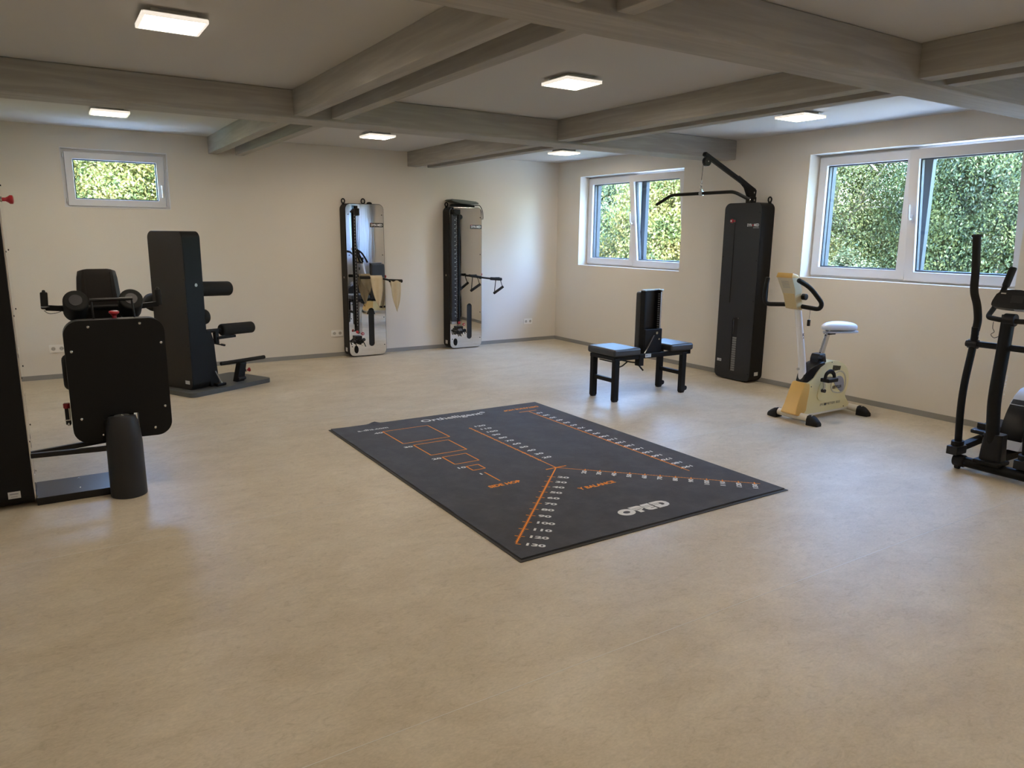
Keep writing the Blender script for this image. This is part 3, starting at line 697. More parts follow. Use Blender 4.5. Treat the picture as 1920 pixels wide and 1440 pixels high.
m_ = MB().tube([(-1.95, -3.78, .39), (-1.83, -3.80, .36), (-1.77, -3.80, .35)], .007, 8).tube([(-1.87, -3.8, .365), (-1.93, -3.80, .33), (-2.03, -3.82, .315)], .007, 8).tube([(-1.77, -3.86, .33), (-1.73, -3.88, .28)], .008, 8)
m_.build('release_lever', M['black'], BN)
lbp = MB().box(-1.72, -1.645, -3.8925, -3.8895, .41, .443).build('type_label', M['sticker'], BN, smooth=False, label='pale blue-white type label')
MB().box(-1.715, -1.69, -3.8935, -3.892, .418, .436).box(-1.685, -1.65, -3.8935, -3.892, .430, .435).box(-1.685, -1.66, -3.8935, -3.892, .418, .423).build('label_print', M['grey_print'], lbp, smooth=False)

# ---------------------------------------------------------------- exercise bike
BK = thing('exercise_bike', 'cream and yellowed exercise bike with pale saddle under the wide window', 'exercise bike', (-.82, -5.21, 0))
yc = -5.215
def stab(x, y0, y1):
    s = MB().cyl((x, y0+.07, .052), (x, y1-.07, .052), .031).build('stabiliser', M['cream_metal'], BK)
    for y, d in ((y0, 1), (y1, -1)):
        rings = []
        for t in range(7):
            a = t/6; yy = y+d*.10*(a); hh = .035+.05*math.sin(min(1, a*1.15)*PI/2); ww = .030+.015*math.sin(min(1, a*1.1)*PI/2)
            rings.append([(x-ww, yy, .0), (x+ww, yy, .0), (x+ww, yy, hh*.6), (x+ww*.7, yy, hh*.93), (x, yy, hh), (x-ww*.7, yy, hh*.93), (x-ww, yy, hh*.6)])
        MB().ring_loft(rings).build('end_cap', M['rubber'], s, sharp=60)
    return s
stab(-1.175, -5.475, -4.965); stab(-.455, -5.475, -4.965)
# housing: side outline (x, z)
out = [(-1.235, .055), (-1.215, .12), (-1.185, .20), (-1.155, .27), (-1.125, .325), (-1.07, .345), (-1.02, .375), (-.98, .42), (-.92, .475), (-.86, .50), (-.80, .503), (-.73, .505), (-.66, .492), (-.59, .46), (-.535, .41), (-.505, .345), (-.505, .28), (-.525, .21), (-.545, .175), (-.50, .12), (-.455, .075), (-.47, .055)]
# densify with chaikin for a soft outline
def chaikin(p, k=2):
    for _ in range(k):
        q = []
        for i in range(len(p)):
            a, b = p[i], p[(i+1) % len(p)]; q += [(a[0]*.75+b[0]*.25, a[1]*.75+b[1]*.25), (a[0]*.25+b[0]*.75, a[1]*.25+b[1]*.75)]
        p = q
    return p
oc = chaikin(out, 2)
front_cut = [p for p in out]
hs = MB().prism(oc, [], -.062, .062, XZ(yc)).build('housing', M['cream'], BK, bevel=.016, seg=3, sharp=50)
# yellowed nose at the front
nose = chaikin([(-1.262, .06), (-1.235, .13), (-1.20, .22), (-1.165, .30), (-1.135, .345), (-1.095, .335), (-1.065, .325), (-1.075, .2), (-1.115, .06)], 1)
def taper(m, fn):
    m.v = [(v[0], yc+(v[1]-yc)*fn(v[0], v[2]), v[2]) for v in m.v]; return m
taper(MB().prism(nose, [], -.0655, .0655, XZ(yc)), lambda x, z: 1.22-min(1, max(0, (z-.06)/.10))*.22 if z < .16 else 1.0).build('front_shroud', M['cream_old'], BK, bevel=.014, seg=3, sharp=50, label='yellowed front shroud')
# enamelled base frame under the housing
MB().box(-1.15, -.47, yc-.06, yc+.06, .035, .06).build('base_frame', M['cream_metal'], BK, bevel=.004)
ys = yc-.063
fl = MB().prism(chaikin([(-.765, .22), (-.77, .33), (-.72, .40), (-.65, .415), (-.58, .385), (-.545, .32), (-.55, .24), (-.60, .19)], 2), [chaikin([(-.755, .23), (-.76, .32), (-.715, .388), (-.65, .402), (-.588, .375), (-.556, .315), (-.56, .245), (-.605, .203)], 2)], -.003, .002, XZ(ys)).build('flywheel_ridge', M['cream_grey'], hs)
MB().prism(chaikin([(-.73, .335), (-.69, .36), (-.64, .362), (-.595, .335), (-.572, .285), (-.575, .235), (-.597, .197), (-.66, .245), (-.72, .29)], 2), [], -.002, .002, XZ(ys)).build('grey_badge', M['grey_print'], hs, smooth=False)
MB().prism(chaikin([(-.955, .18), (-.955, .24), (-.93, .32), (-.88, .345), (-.83, .31), (-.81, .24), (-.84, .17), (-.89, .15)], 2), [], -.006, .002, XZ(ys)).build('crank_boss', M['cream'], hs, bevel=.006, seg=3, sharp=60)
MB().text('KETTLER', .034, lambda a, b, h: (-.68+a, ys-.0035, .262+b), bold=.0015, width=.135).build('lettering', M['dark_print'], hs, smooth=False, recalc=False)
MB().text('ERG', .030, lambda a, b, h: (-.873+a+b*.12, ys-.0015, .120+b), width=.052).text('METER S03', .030, lambda a, b, h: (-.712+a+b*.12, ys-.0015, .120+b), width=.20).build('lettering', M['dark_print'], hs, smooth=False, recalc=False)
MB().prism(circ(-.828, .120, .012, 18), [], -.0025, 0, XZ(ys)).build('dot_mark', M['dark_print'], hs, smooth=False)
mb = MB()
for k in range(8): mb.bar((-.765+k*.0145, ys-.001, .415), (-.755+k*.0145, ys-.001, .465-.002*k), .004, .006)
mb.build('vent_slots', M['slotdark'], hs, smooth=False)
for q in ((-1.05, .30), (-.785, .495), (-.55, .07)): MB().prism(circ(q[0], q[1], .005, 10), [], -.003, 0, XZ(ys)).build('screw', M['dark_print'], hs)
# dark saddle-side cover
cov = [(-1.135, .345), (-1.12, .405), (-1.06, .455), (-1.0, .485), (-.95, .502), (-.885, .51), (-.875, .48), (-.935, .46), (-.99, .42), (-1.03, .375), (-1.085, .335)]
taper(MB().prism(cov, [], -.065, .065, XZ(yc)), lambda x, z: .60 if x < -1.09 else (.8 if x < -1.03 else 1.0)).build('dark_cover', M['gloss_black'], BK, bevel=.012, seg=3, label='black upper cover')
sc2 = MB().prism([(-.955, .475), (-.955, .535), (-.94, .575), (-.86, .578), (-.835, .50), (-.85, .475)], [], -.045, .045, XZ(yc)).build('seat_clamp', M['gloss_black'], BK, bevel=.01, seg=3)
MB().capsule((-.935, yc-.085, .545), (-.935, yc-.04, .545), .026, .006).build('clamp_knob', M['gloss_black'], sc2)
MB().bar((-.875, yc, .53), (-.785, yc, .775), .045, .032, (0, 1, 0)).build('seat_post', M['chrome'], BK, bevel=.006)
mb = MB()
for t in (.1, .2, .82): 
    q = Vector((-.875, yc, .53)).lerp(Vector((-.785, yc, .775)), t); mb.cyl((q.x-.02, yc-.001, q.z-.0), (q.x-.028, yc-.001, q.z+.003), .006, n=10)
mb.build('post_holes', M['dark_print'], BK)
# saddle
rings = []
for t, hw, zt, zb in ((-.875, .016, .812, .792), (-.86, .030, .828, .782), (-.82, .044, .840, .776), (-.76, .062, .846, .770), (-.69, .080, .848, .762), (-.62, .095, .846, .757), (-.55, .102, .840, .752), (-.495, .096, .830, .750), (-.465, .070, .806, .756)):
    r_ = []
    for k in range(20):
        a = 2*PI*k/20; c, s_ = math.cos(a), math.sin(a); zc = (zt+zb)/2; hz = (zt-zb)/2
        r_.append((t, yc+hw*math.copysign(abs(c)**.7, c), zc+hz*math.copysign(abs(s_)**.75, s_)))
    rings.append(r_)
sd = MB().ring_loft(rings).build('saddle', M['saddle'], BK, subsurf=1, sharp=80)
MB().prism(chaikin([(-.85, yc-.025), (-.7, yc-.07), (-.53, yc-.098), (-.44, yc-.08), (-.425, yc), (-.44, yc+.08), (-.53, yc+.098), (-.7, yc+.07), (-.85, yc+.025)], 2), [], 0, .014, lambda a, b, h: (a, b, .752-(a+.65)*.03+h-.006)).build('saddle_base', M['silver_plastic'], sd, bevel=.003)
MB().box(-.81, -.72, yc-.03, yc+.03, .735, .758).build('saddle_mount', M['gloss_black'], sd, bevel=.004)
# crank, pedal and strap on the near side
cr = MB().tube([(-.90, yc-.085, .252), (-.903, yc-.09, .30), (-.935, yc-.10, .345), (-.945, yc-.11, .362)], .010, 10).build('crank', M['chrome'], BK)
MB().cyl((-.90, yc-.055, .252), (-.90, yc-.10, .252), .016).build('crank_hub', M['dark_print'], cr)
pdl = MB().box(-1.01, -.87, yc-.20, yc-.115, .350, .385).build('pedal', M['gloss_black'], cr, bevel=.008, seg=3)
MB().tube(fillet([(-1.005, yc-.16, .37), (-1.0, yc-.16, .425), (-.94, yc-.16, .448), (-.885, yc-.16, .42), (-.87, yc-.16, .365)], .04), .010, 8, flat=2.0).build('toe_strap', M['rubber'], pdl)
cr2 = MB().tube([(-.882, yc+.10, .248), (-.86, yc+.105, .15)], .010, 10).build('crank', M['chrome'], BK)
MB().box(-.95, -.77, yc+.12, yc+.21, .12, .155).build('pedal', M['gloss_black'], cr2, bevel=.008)
# column
MB().tube([(-1.085, yc, .30), (-1.128, yc, .55), (-1.245, yc, 1.0)], [.036, .031, .028], 20).build('handlebar_column', M['white_metal'], BK)
kk = MB().text('K', .034, lambda a, b, h: (-1.18+a, yc-.0315, .76+b), bold=.002).text('R', .020, lambda a, b, h: (-1.175+a, yc-.0315, .733+b), bold=.001); kk.build('column_emblem', M['dark_print'], BK, smooth=False, recalc=False)
MB().cyl((-1.155, yc+.012, .455), (-1.12, yc+.012, .455), .012).build('column_bolt', M['satin'], BK)
# console: seen from behind and below, leaning back
def slabp(pts, y0, y1, nm, m, par, bev=.006): return MB().prism(pts, [], y0, y1, XZ(yc)).build(nm, M[m], par, bevel=bev, seg=3)
neck = slabp([(-1.335, .99), (-1.385, 1.12), (-1.30, 1.15), (-1.255, .975)], -.057, .057, 'console_neck', 'cream_tan', BK)
rings = []
for (xa, xb, za, zb, wy) in ((-1.375, -1.285, 1.10, 1.125, .060), (-1.395, -1.305, 1.15, 1.155, .070), (-1.455, -1.365, 1.25, 1.25, .076)):
    rings.append([(xa, yc-wy, za), (xa, yc+wy, za), (xb, yc+wy, zb), (xb, yc-wy, zb)])
cons = MB().ring_loft(rings).build('console', M['cream_grey'], BK, bevel=.005)
MB().ring_loft([[(-1.462, yc-.078, 1.249), (-1.462, yc+.078, 1.249), (-1.36, yc+.078, 1.249), (-1.36, yc-.078, 1.249)], [(-1.448, yc-.074, 1.29), (-1.448, yc+.074, 1.29), (-1.375, yc+.074, 1.272), (-1.375, yc-.074, 1.272)]]).build('console_lid', M['cream_old'], cons, bevel=.005, label='yellowed console lid')
mb = MB()
for k in range(5):
    z = 1.165+k*.013; x = -1.395-(z-1.15)*.6-.0025; mb.box(x-.001, x+.001, yc-.03, yc+.04, z, z+.003)
mb.build('console_grille', M['grey_print'], cons, smooth=False)
for s_ in (-1, 1): MB().cyl((-1.27, yc+s_*.055, 1.09), (-1.27, yc+s_*.092, 1.09), .027).build('console_knob', M['gloss_black'], cons, bevel=.005)
for pth in (fillet([(-1.27, -5.255, 1.01), (-1.24, -5.42, .995), (-1.27, -5.46, 1.05), (-1.40, -5.43, 1.18), (-1.53, -5.41, 1.24)], .07, 8), fillet([(-1.30, -5.17, 1.02), (-1.38, -4.985, 1.01), (-1.40, -4.985, 1.10), (-1.39, -5.0, 1.235)], .09, 8)):
    hb = MB().tube(pth, .0185, 14).build('handlebar', M['foam'], BK)
    e = pth[-1]; d = (pth[-1]-pth[-2]).normalized(); MB().cyl(e-d*.002, e+d*.006, .015, n=14).build('bar_end_cap', M['gloss_black'], hb)
cl = MB().cyl((-1.25, yc-.125, .985), (-1.255, yc-.125, .90), .002, n=6).build('pulse_cable', M['cable'], BK)
MB().box(-1.268, -1.242, yc-.135, yc-.115, .85, .905).build('ear_clip', M['gloss_black'], cl, bevel=.006)

# ---------------------------------------------------------------- elliptical trainer
EL = thing('elliptical_trainer', 'black elliptical trainer with long swing arms at the right edge', 'elliptical trainer', (-1.25, -6.9, 0))
ya, yb_ = -6.655, -7.08; ym = (ya+yb_)/2-.0
# near/far stabiliser along y
s_ = MB().cyl((-1.33, -6.69, .06), (-1.33, -7.17, .06), .036).build('front_stabiliser', M['black'], EL)
for y0, y1 in ((-6.655, -6.73), (-7.205, -7.13)): 
    MB().capsule((-1.33, y0, .06), (-1.33, y1, .06), .043, .008).build('end_cap', M['rubber'], s_)
    MB().cyl((-1.34, y0-.02, .024), (-1.34, y0-.045, .024), .024, n=16).build('transport_wheel', M['rubber'], s_)
MB().cyl((-.28, -6.72, .05), (-.28, -7.12, .05), .034).build('rear_stabiliser', M['black'], EL)
MB().box(-1.33, -.28, ym-.035, ym+.035, .075, .125).build('main_beam', M['black'], EL, bevel=.008)
MB().box(-1.40, -1.24, ym-.10, ym+.07, .085, .115).build('mast_foot', M['black'], EL, bevel=.012, seg=3)
mp = [(-1.30, ym-.01, .10), (-1.335, ym-.003, .36), (-1.345, ym+.005, .55), (-1.31, ym+.012, .85), (-1.285, ym+.018, 1.09)]
def smoothpath(p, n=6):
    p = [Vector(q) for q in p]; out_ = []
    for i in range(len(p)-1):
        a = p[max(0, i-1)]; b = p[i]; c = p[i+1]; d = p[min(len(p)-1, i+2)]
        for k in range(n):
            t = k/n; out_.append(.5*((2*b)+(c-a)*t+(2*a-5*b+4*c-d)*t*t+(3*b-a-3*c+d)*t**3))
    out_.append(p[-1]); return out_
mast = MB().tube(smoothpath(mp), .040, 20, flat=1.0).build('mast', M['black'], EL)
MB().prism(rrect(-.06, .06, -.07, .07, .03, 5), [], .0, .20, lambda a, b, h: (-1.305+a*(1-h*.8), ym-.015+b*(1-h*.8), .095+h)).build('mast_cover', M['gloss_black'], EL, bevel=.008)
for y in (-.045, .045): MB().ell((-1.345, ym+y, .27), (.012, .010, .010), 10, 6).build('mast_bolt', M['rubber'], EL)
mb = MB().text('KETTLER', .032, lambda a, b, h: (-1.385+.045+.0*h, ym-.036+b*0, .66), width=.001)
mb = MB().text('KETTLER', .030, lambda a, b, h: (-1.325+b*.9, ym-.0385-.0*h, .62+a), width=.17)
mb.build('lettering', M['logo_w'], mast, smooth=False, recalc=False)
# axle
MB().cyl((-1.30, -6.63, .877), (-1.30, -7.20, .877), .021).build('pivot_axle', M['black'], EL)
def swing(s_, ph=0.):
    y = ym+s_*.205
    yo = y+(s_*.012)
    j = (-1.30, y, .875)
    low = MB().tube(smoothpath([(-1.30, y, .99), (-1.30, y, .875), (-1.345+ph*.3, y, .62), (-1.355+ph, y-.002, .42), (-1.33+ph*1.6, y-.004, .17)]), .0235, 16).build('swing_arm', M['black'], EL)
    MB().cyl((-1.30, y-.03, .875), (-1.30, y+.03, .875), .031, n=20).cyl((-1.30, y+s_*.02, .875), (-1.30, y+s_*.045, .875), .022, n=20).build('pivot_cap', M['gloss_black'], low)
    MB().tube(smoothpath([(-1.295-ph*.2, y, .965), (-1.285-ph*.3, y, 1.04), (-1.31-ph*.5, y+.006*s_, 1.14), (-1.35-ph*.6, y+.018*s_, 1.24), (-1.355-ph*.8, y+.024*s_, 1.38), (-1.375-ph, y+.035*s_, 1.595)]), .0245, 16).build('hand_grip', M['foam'], low)
    MB().capsule((-1.374-ph, y+.035*s_, 1.588), (-1.375-ph, y+.035*s_, 1.606), .031, .006).build('grip_cap', M['rubber'], low)
    MB().ell((-1.30, y-.025, .93), (.006, .004, .006), 10, 6).build('pin', M['chrome'], low)
    xb = -1.33+ph*1.6
    MB().prism(circ(xb, y, .055, 20, .035), [], 0, .03, XY(.165)).build('joint_boot', M['rubber'], low, bevel=.008)
    bb = MB().bar((xb-.06, y-.002, .135), (xb+.95, y+.01, .20), .05, .045).build('pedal_bar', M['black'], EL, bevel=.004)
    MB().box(xb-.075, xb+.06, y-.04, y+.035, .105, .165).build('bar_end', M['gloss_black'], bb, bevel=.006)
    pd_ = MB().obox((xb+.45, y+s_*-.01, .235), (.36, .13, .03), Matrix.Rotation(math.radians(-6), 3, 'Y')).build('foot_plate', M['gloss_black'], bb, bevel=.01, seg=3)
    MB().box(xb+.33, xb+.345, y-.04, y+.04, .215, .275).build('toe_stop', M['gloss_black'], pd_, bevel=.004)
swing(1); swing(-1, .02)
# console and fixed handlebar
HC = 1.07
hb = MB().tube(fillet([(-1.255, ym+.05, 1.385+.0), (-1.27, ym+.075, 1.26), (-1.17, ym+.16, 1.13), (-1.25, ym+.165, 1.06), (-1.31, ym+.05, 1.055), (-1.31, ym-.07, 1.055), (-1.25, ym-.165, 1.06), (-1.17, ym-.16, 1.13), (-1.27, ym-.13, 1.26), (-1.255, ym-.115, 1.385)], .035), .0165, 14).build('fixed_handlebar', M['foam'], EL)
MB().capsule((-1.25, ym+.048, 1.40), (-1.268, ym+.072, 1.27), .0225, .01).build('upper_grip', M['foam'], hb)
MB().cyl((-1.30, ym-.035, 1.06), (-1.30, ym+.035, 1.06), .042).build('handlebar_clamp', M['gloss_black'], EL, bevel=.006)
R_ = Matrix.Rotation(math.radians(22), 3, 'Y')
cons = MB()
cons.prism(chaikin([(-.115, -.065), (.115, -.065), (.13, -.03), (.10, .065), (-.10, .065), (-.13, -.03)], 2), [], -.028, .022, lambda a, b, h: tuple(Vector((-1.27, ym+.0, 1.185))+R_ @ Vector((h, a, b))))
cons = cons.build('console', M['gloss_black'], EL, bevel=.008, seg=3)
MB().box(-.001, .001, .04, .075, .045, .052)
mb = MB().obox(tuple(Vector((-1.27, ym, 1.185))+R_ @ Vector((-.0285, .07, .035))), (.002, .03, .008), R_); mb.build('console_badge', M['sticker'], cons, smooth=False)
mb = MB(); mb.obox(tuple(Vector((-1.27, ym, 1.185))+R_ @ Vector((-.029, -.02, .0))), (.003, .07, .05), R_); mb.build('battery_cover', M['panel'], cons, smooth=False)
mb = MB(); mb.obox(tuple(Vector((-1.27, ym, 1.185))+R_ @ Vector((.0, -.06, -.066))), (.03, .09, .006), R_); mb.build('console_edge', M['silver_plastic'], cons, smooth=False)
MB().tube(smoothpath([(-1.32, ym+.09, 1.04), (-1.325, ym+.088, 1.0), (-1.325, ym+.075, .975), (-1.325, ym+.093, .955), (-1.325, ym+.07, .935), (-1.32, ym+.035, .955)]), .0022, 6).build('sensor_cable', M['cable'], EL)
# rear flywheel housing, right of the mast
fw = MB().prism(chaikin([(-1.02, .14), (-1.06, .24), (-1.0, .40), (-.88, .52), (-.70, .55), (-.52, .50), (-.40, .36), (-.36, .20), (-.38, .13)], 2), [], -.07, .07, XZ(ym)).build('flywheel_housing', M['gloss_black'], EL, bevel=.012, seg=3)
MB().prism(chaikin([(-.99, .41), (-.87, .53), (-.70, .56), (-.53, .51), (-.56, .47), (-.70, .50), (-.85, .475)], 1), [], -.074, .074, XZ(ym)).build('silver_trim', M['silver_plastic'], fw, bevel=.004, label='silver trim on the housing')
MB().prism(chaikin([(-1.12, .125), (-1.03, .23), (-.8, .24), (-.5, .22), (-.30, .16), (-.30, .125)], 1), [], -.08, .08, XZ(ym)).build('lower_housing', M['silver_plastic'], EL, bevel=.01)
MB().cyl((-.70, ym-.10, .30), (-.70, ym+.10, .30), .05).build('crank_hub', M['black'], EL)
MB().bar((-.70, ym+.12, .30), (-.55, ym+.15, .22), .03, .02).bar((-.70, ym-.12, .30), (-.85, ym-.15, .38), .03, .02).build('crank', M['black'], EL)

# ---------------------------------------------------------------- leg curl machine (mid left)
ang = math.atan2(.455, .89)
LC = thing('leg_curl_machine', 'tall black leg curl machine on a grey base plate by the back wall', 'leg curl machine', (-5.484, -1.585, 0), rz=ang)
cu, su = math.cos(ang), math.sin(ang)
def LW(u, v, z): return (-5.484+u*cu-v*su, -1.585+u*su+v*cu, z)
def lw(m): m.v = [LW(*v) for v in m.v]; return m
lw(MB().prism(rrect(-.10, .875, -.12, .52, .06, 6), [], 0, .045, XY(0))).build('base_plate', M['base_grey'], LC, bevel=.005)
lw(MB().prism(rrect(0, .53, .045, 1.572, .065, 8), [], .006, .195, YZ(0))).build('housing', M['black'], LC, bevel=.006)
bp_ = lw(MB().prism(rrect(.004, .526, .05, 1.568, .065, 8), [], 0, .007, YZ(0))).build('back_panel', M['brownpad'], LC, bevel=.001)
for v in (.022, .508):
    for z in (1.45, 1.12, .80, .48, .15): lw(MB().prism(circ(v, z, .006, 10), [], -.0015, .001, YZ(0))).build('screw', M['black'], bp_)
lw(MB().box(-.0015, .0, .045, .11, .10, .135)).build('label_sticker', M['sticker'], bp_, smooth=False)
lw(MB().cyl((.115, -.004, 1.064), (.115, .002, 1.064), .016)).build('side_badge', M['chrome'], LC)
lw(MB().capsule((.19, .13, 1.015), (.60, .13, 1.000), .073, .02)).build('upper_roller', M['foam'], LC)
lw(MB().capsule((.46, .13, .585), (.86, .13, .575), .060, .018)).build('lower_roller', M['foam'], LC)
lw(MB().cyl((.19, .13, .59), (.88, .13, .574), .020).box(.40, .62, .10, .16, .495, .52).box(.38, .42, .11, .15, .45, .60)).build('roller_arm', M['black'], LC)
lw(MB().prism(chaikin([(.19, .04), (.33, .045), (.31, .20), (.285, .60), (.19, .62)], 1), [], .02, .24, XZ(0))).build('lever_housing', M['black'], LC, bevel=.008)
lw(MB().capsule((.18, .06, .745), (.262, .06, .745), .075, .035)).build('knee_pad', M['foam'], LC)
lw(MB().tube([(.30, .08, .475), (.36, .05, .455), (.42, .03, .44)], .007, 8)).build('release_lever', M['black'], LC)
lw(MB().capsule((.385, .04, .45), (.425, .03, .438), .011, .003)).build('lever_grip', M['rubber'], LC)
lw(MB().tube([(.26, -.01, .20), (.31, -.02, .08)], .006, 8).ell((.31, -.02, .075), (.014, .014, .014), 10, 6)).build('gas_spring', M['satin'], LC)
lw(MB().box(.25, .36, -.04, .10, .045, .075)).build('pivot_block', M['black'], LC, bevel=.01)
lw(MB().prism([(.52, .045), (.61, .045), (.655, .235), (.575, .235)], [], 0, .07, XZ(0))).build('footrest_post', M['black'], LC, bevel=.005)
lw(MB().capsule((.36, .035, .255), (.92, .035, .250), .020, .006)).build('foot_bar', M['foam'], LC)
lw(MB().cyl((.535, .0, .075), (.62, .0, .075), .018)).build('post_hinge', M['gloss_black'], LC)
k_ = MB(); knobp = LW(.64, -.0, .15)
knob_red(LC, knobp, (cu*.95, su*.95-.2, .1), .022)
lw(MB().capsule((.02, .53, .87), (.10, .70, .87), .085, .03)).build('side_roller', M['foam'], LC)

# ---------------------------------------------------------------- left: leg extension machine with cable tower
LE = thing('leg_extension_machine', 'black leg extension machine joined to a steel-faced tower at left edge', 'leg extension machine', (-6.5, -4.1, 0))
MB().prism(rrect(-4.29, -3.79, .012, 1.935, .07, 8), [], 0, .20, YZ(-6.983)).build('tower_housing', M['black'], LE, bevel=.006)
sp = MB().prism(rrect(-4.283, -3.797, .015, 1.93, .065, 8), [slot_poly(-4.09, .076, .13, .63)], 0, .008, YZ(-6.781)).build('steel_front', M['steel'], LE, bevel=.001, label='polished steel tower face')
MB().box(-6.7835, -6.7825, -4.14, -4.04, .12, .64).build('stack_recess', M['slotdark'], sp, smooth=False)
for i in range(15): MB().prism(rect(-4.12, -4.06, .14+i*.031, .163+i*.031), [], 0, .006, YZ(-6.7823)).build('weight_plate', M['stack'], sp, smooth=False)
for y in (-4.262, -3.82):
    for z in (.08, .38, .75, 1.1, 1.45, 1.82): MB().prism(circ(y, z, .005, 10), [], 0, .003, YZ(-6.773)).build('screw', M['chrome' if z < .1 else 'black'], sp)
st_ = MB().box(-6.905, -6.845, -4.2915, -4.289, .065, .105).build('label_sticker', M['sticker'], LE, smooth=False)
MB().box(-6.897, -6.855, -4.2925, -4.2912, .088, .095).box(-6.892, -6.86, -4.2925, -4.2912, .074, .077).build('sticker_print', M['grey_print'], st_, smooth=False)
knob_red(LE, (-6.773, -4.0, 1.735), (1, 0, 0), .025, L=.06)
MB().cyl((-6.771, -4.27, .045), (-6.764, -4.27, .045), .010).build('floor_bolt', M['chrome'], LE)
bpl = MB().box(-6.772, -6.33, -4.29, -3.955, .0, .045).build('base_plate', M['gloss_black'], LE, bevel=.003)
MB().ell((-6.55, -4.0, .045), (.006, .006, .003), 8, 6).build('screw', M['chrome'], bpl); MB().ell((-6.55, -4.2, .045), (.006, .006, .003), 8, 6).build('screw', M['chrome'], bpl)
MB().bar((-6.775, -4.28, .30), (-6.36, -4.33, .30), .03, .028).bar((-6.775, -4.16, .28), (-6.36, -4.08, .29), .025, .03).build('connecting_bar', M['gloss_black'], LE, bevel=.004)
MB().tube([(-6.30, -4.335, 0), (-6.30, -4.335, .33), (-6.30, -4.335, .40), (-6.30, -4.33, .455), (-6.30, -4.325, .487)], [.1, .098, .092, .082, .074], 40).build('counterweight_tube', M['panel'], LE, bevel=.004)
MB().box(-6.39, -6.33, -4.33, -4.22, 0, .47).build('tube_mount', M['black'], LE, bevel=.004)
tc_ = MB().cyl((-6.30, -4.325, .487), (-6.30, -4.325, .490), .042, n=24).build('tube_cap', M['satin'], LE); MB().ell((-6.30, -4.335, .493), (.009, .009, .006), 10, 6).build('cap_screw', M['chrome'], tc_)
# rounded back panel with notch
def notched(a0, a1, b0, b1, r, n0, n1, nt_):
    p = rrect(a0, a1, b0, b1, r, 8)      # order: top right, top left, bottom left, bottom right
    k = 27
    return p[:k]+[(n0, b0+.002), (n0, nt_), (n1, nt_), (n1, b0+.002)]+p[k:]
pts = notched(-6.553, -6.023, .330, 1.058, .085, -6.362, -6.205, .485)
pn = MB().prism(pts, [], 0, .10, XZ(-4.275)).build('weight_panel', M['black'], LE, bevel=.006)
for q in ((-6.425, 1.02), (-6.155, 1.028), (-6.52, .882), (-6.048, .905), (-6.505, .480), (-6.055, .51), (-6.40, .370), (-6.12, .38)):
    MB().ell((q[0], -4.276, q[1]), (.0085, .004, .0085), 12, 6).build('screw', M['chrome'], pn)
MB().box(-6.2055, -6.2035, -4.272, -4.18, .36, .48).build('notch_edge', M['led_frame'], pn, smooth=False)
hd = MB().cyl((-6.40, -4.20, 1.168), (-6.175, -4.20, 1.170), .010).build('panel_handle', M['gloss_black'], LE)
MB().cyl((-6.392, -4.20, 1.168), (-6.388, -4.20, 1.05), .006, n=10).cyl((-6.18, -4.20, 1.168), (-6.172, -4.20, 1.05), .006, n=10).build('handle_leg', M['gloss_black'], hd)
knob_red(LE, (-6.281, -4.215, 1.056), (0, 0, 1), .028, L=.048)
# seat block behind the panel
MB().box(-6.53, -6.05, -4.16, -3.72, .60, .98).build('seat_block', M['black'], LE, bevel=.03, seg=3)
MB().capsule((-6.50, -4.0, .72), (-6.572, -4.0, .72), .11, .035).build('thigh_roller', M['foam'], LE)
m_ = MB(); rings = []
for z, w0, w1 in ((.95, -6.46, -6.18), (1.15, -6.447, -6.196), (1.28, -6.437, -6.207), (1.325, -6.428, -6.215)):
    d0 = .0 if z < 1.3 else .006
    rings.append([(w0, -3.70, z-.012), (w0+.025, -3.735+d0, z), (w0+.05, -3.742+d0, z+.006), (w1-.05, -3.742+d0, z+.006), (w1-.025, -3.735+d0, z), (w1, -3.70, z-.012), (w1, -3.645, z-.012), (w0, -3.645, z-.012)])
m_.ring_loft(rings).build('backrest', M['brownpad'], LE, bevel=.006, sharp=30)
for x in (-6.462, -6.158):
    ro = MB().capsule((x, -3.76, 1.06), (x, -3.93, 1.148), .069, .012).build('shoulder_roller', M['foam'], LE)
    d = Vector((0, -.17, .088)).normalized(); c_ = Vector((x, -3.93, 1.148))
    MB().cyl(c_-d*.002, c_+d*.004, .036).build('roller_cap', M['panel'], ro)
MB().cyl((-6.55, -3.78, 1.09), (-6.08, -3.78, 1.09), .018).build('roller_axle', M['black'], LE)
for dx in (-.075, .075): MB().tube([(-6.32+dx*.9, -3.7435, .96), (-6.32+dx, -3.7435, 1.15), (-6.32+dx*.96, -3.7425, 1.31)], .003, 6).build('piping_seam', M['brownpad'], LE)
for s_, xa, xb in ((-1, -6.50, -6.622), (1, -6.11, -5.99)):
    a_ = MB().bar((xa, -3.82, 1.088), (xb, -3.82, 1.10), .022, .034).build('handle_arm', M['black'], LE, bevel=.004)
    MB().capsule((xb+.004*s_, -3.82, 1.092), (xb+.0*s_, -3.82, 1.195), .020, .007).build('hand_grip', M['foam'], a_)
    MB().ell((xb, -3.82, 1.198), (.010, .010, .012), 10, 6).build('grip_tip', M['gloss_black'], a_)
    if s_ < 0:
        MB().cyl((xb, -3.82, 1.103), (xb, -3.82, 1.110), .024).build('grip_ring', M['satin'], a_)
        MB().tube(smoothpath([(xb-.008, -3.84, 1.085), (xb+.015, -3.845, 1.066), (xb+.05, -3.845, 1.067), (xb+.08, -3.84, 1.076)]), .002, 6).build('brake_cable', M['cable'], a_)
MB().box(-6.385, -6.225, -4.20, -4.12, .37, .60).build('notch_dark_fill', M['black'], LE, bevel=.005)  # black block added behind the panel notch so its gap stays dark
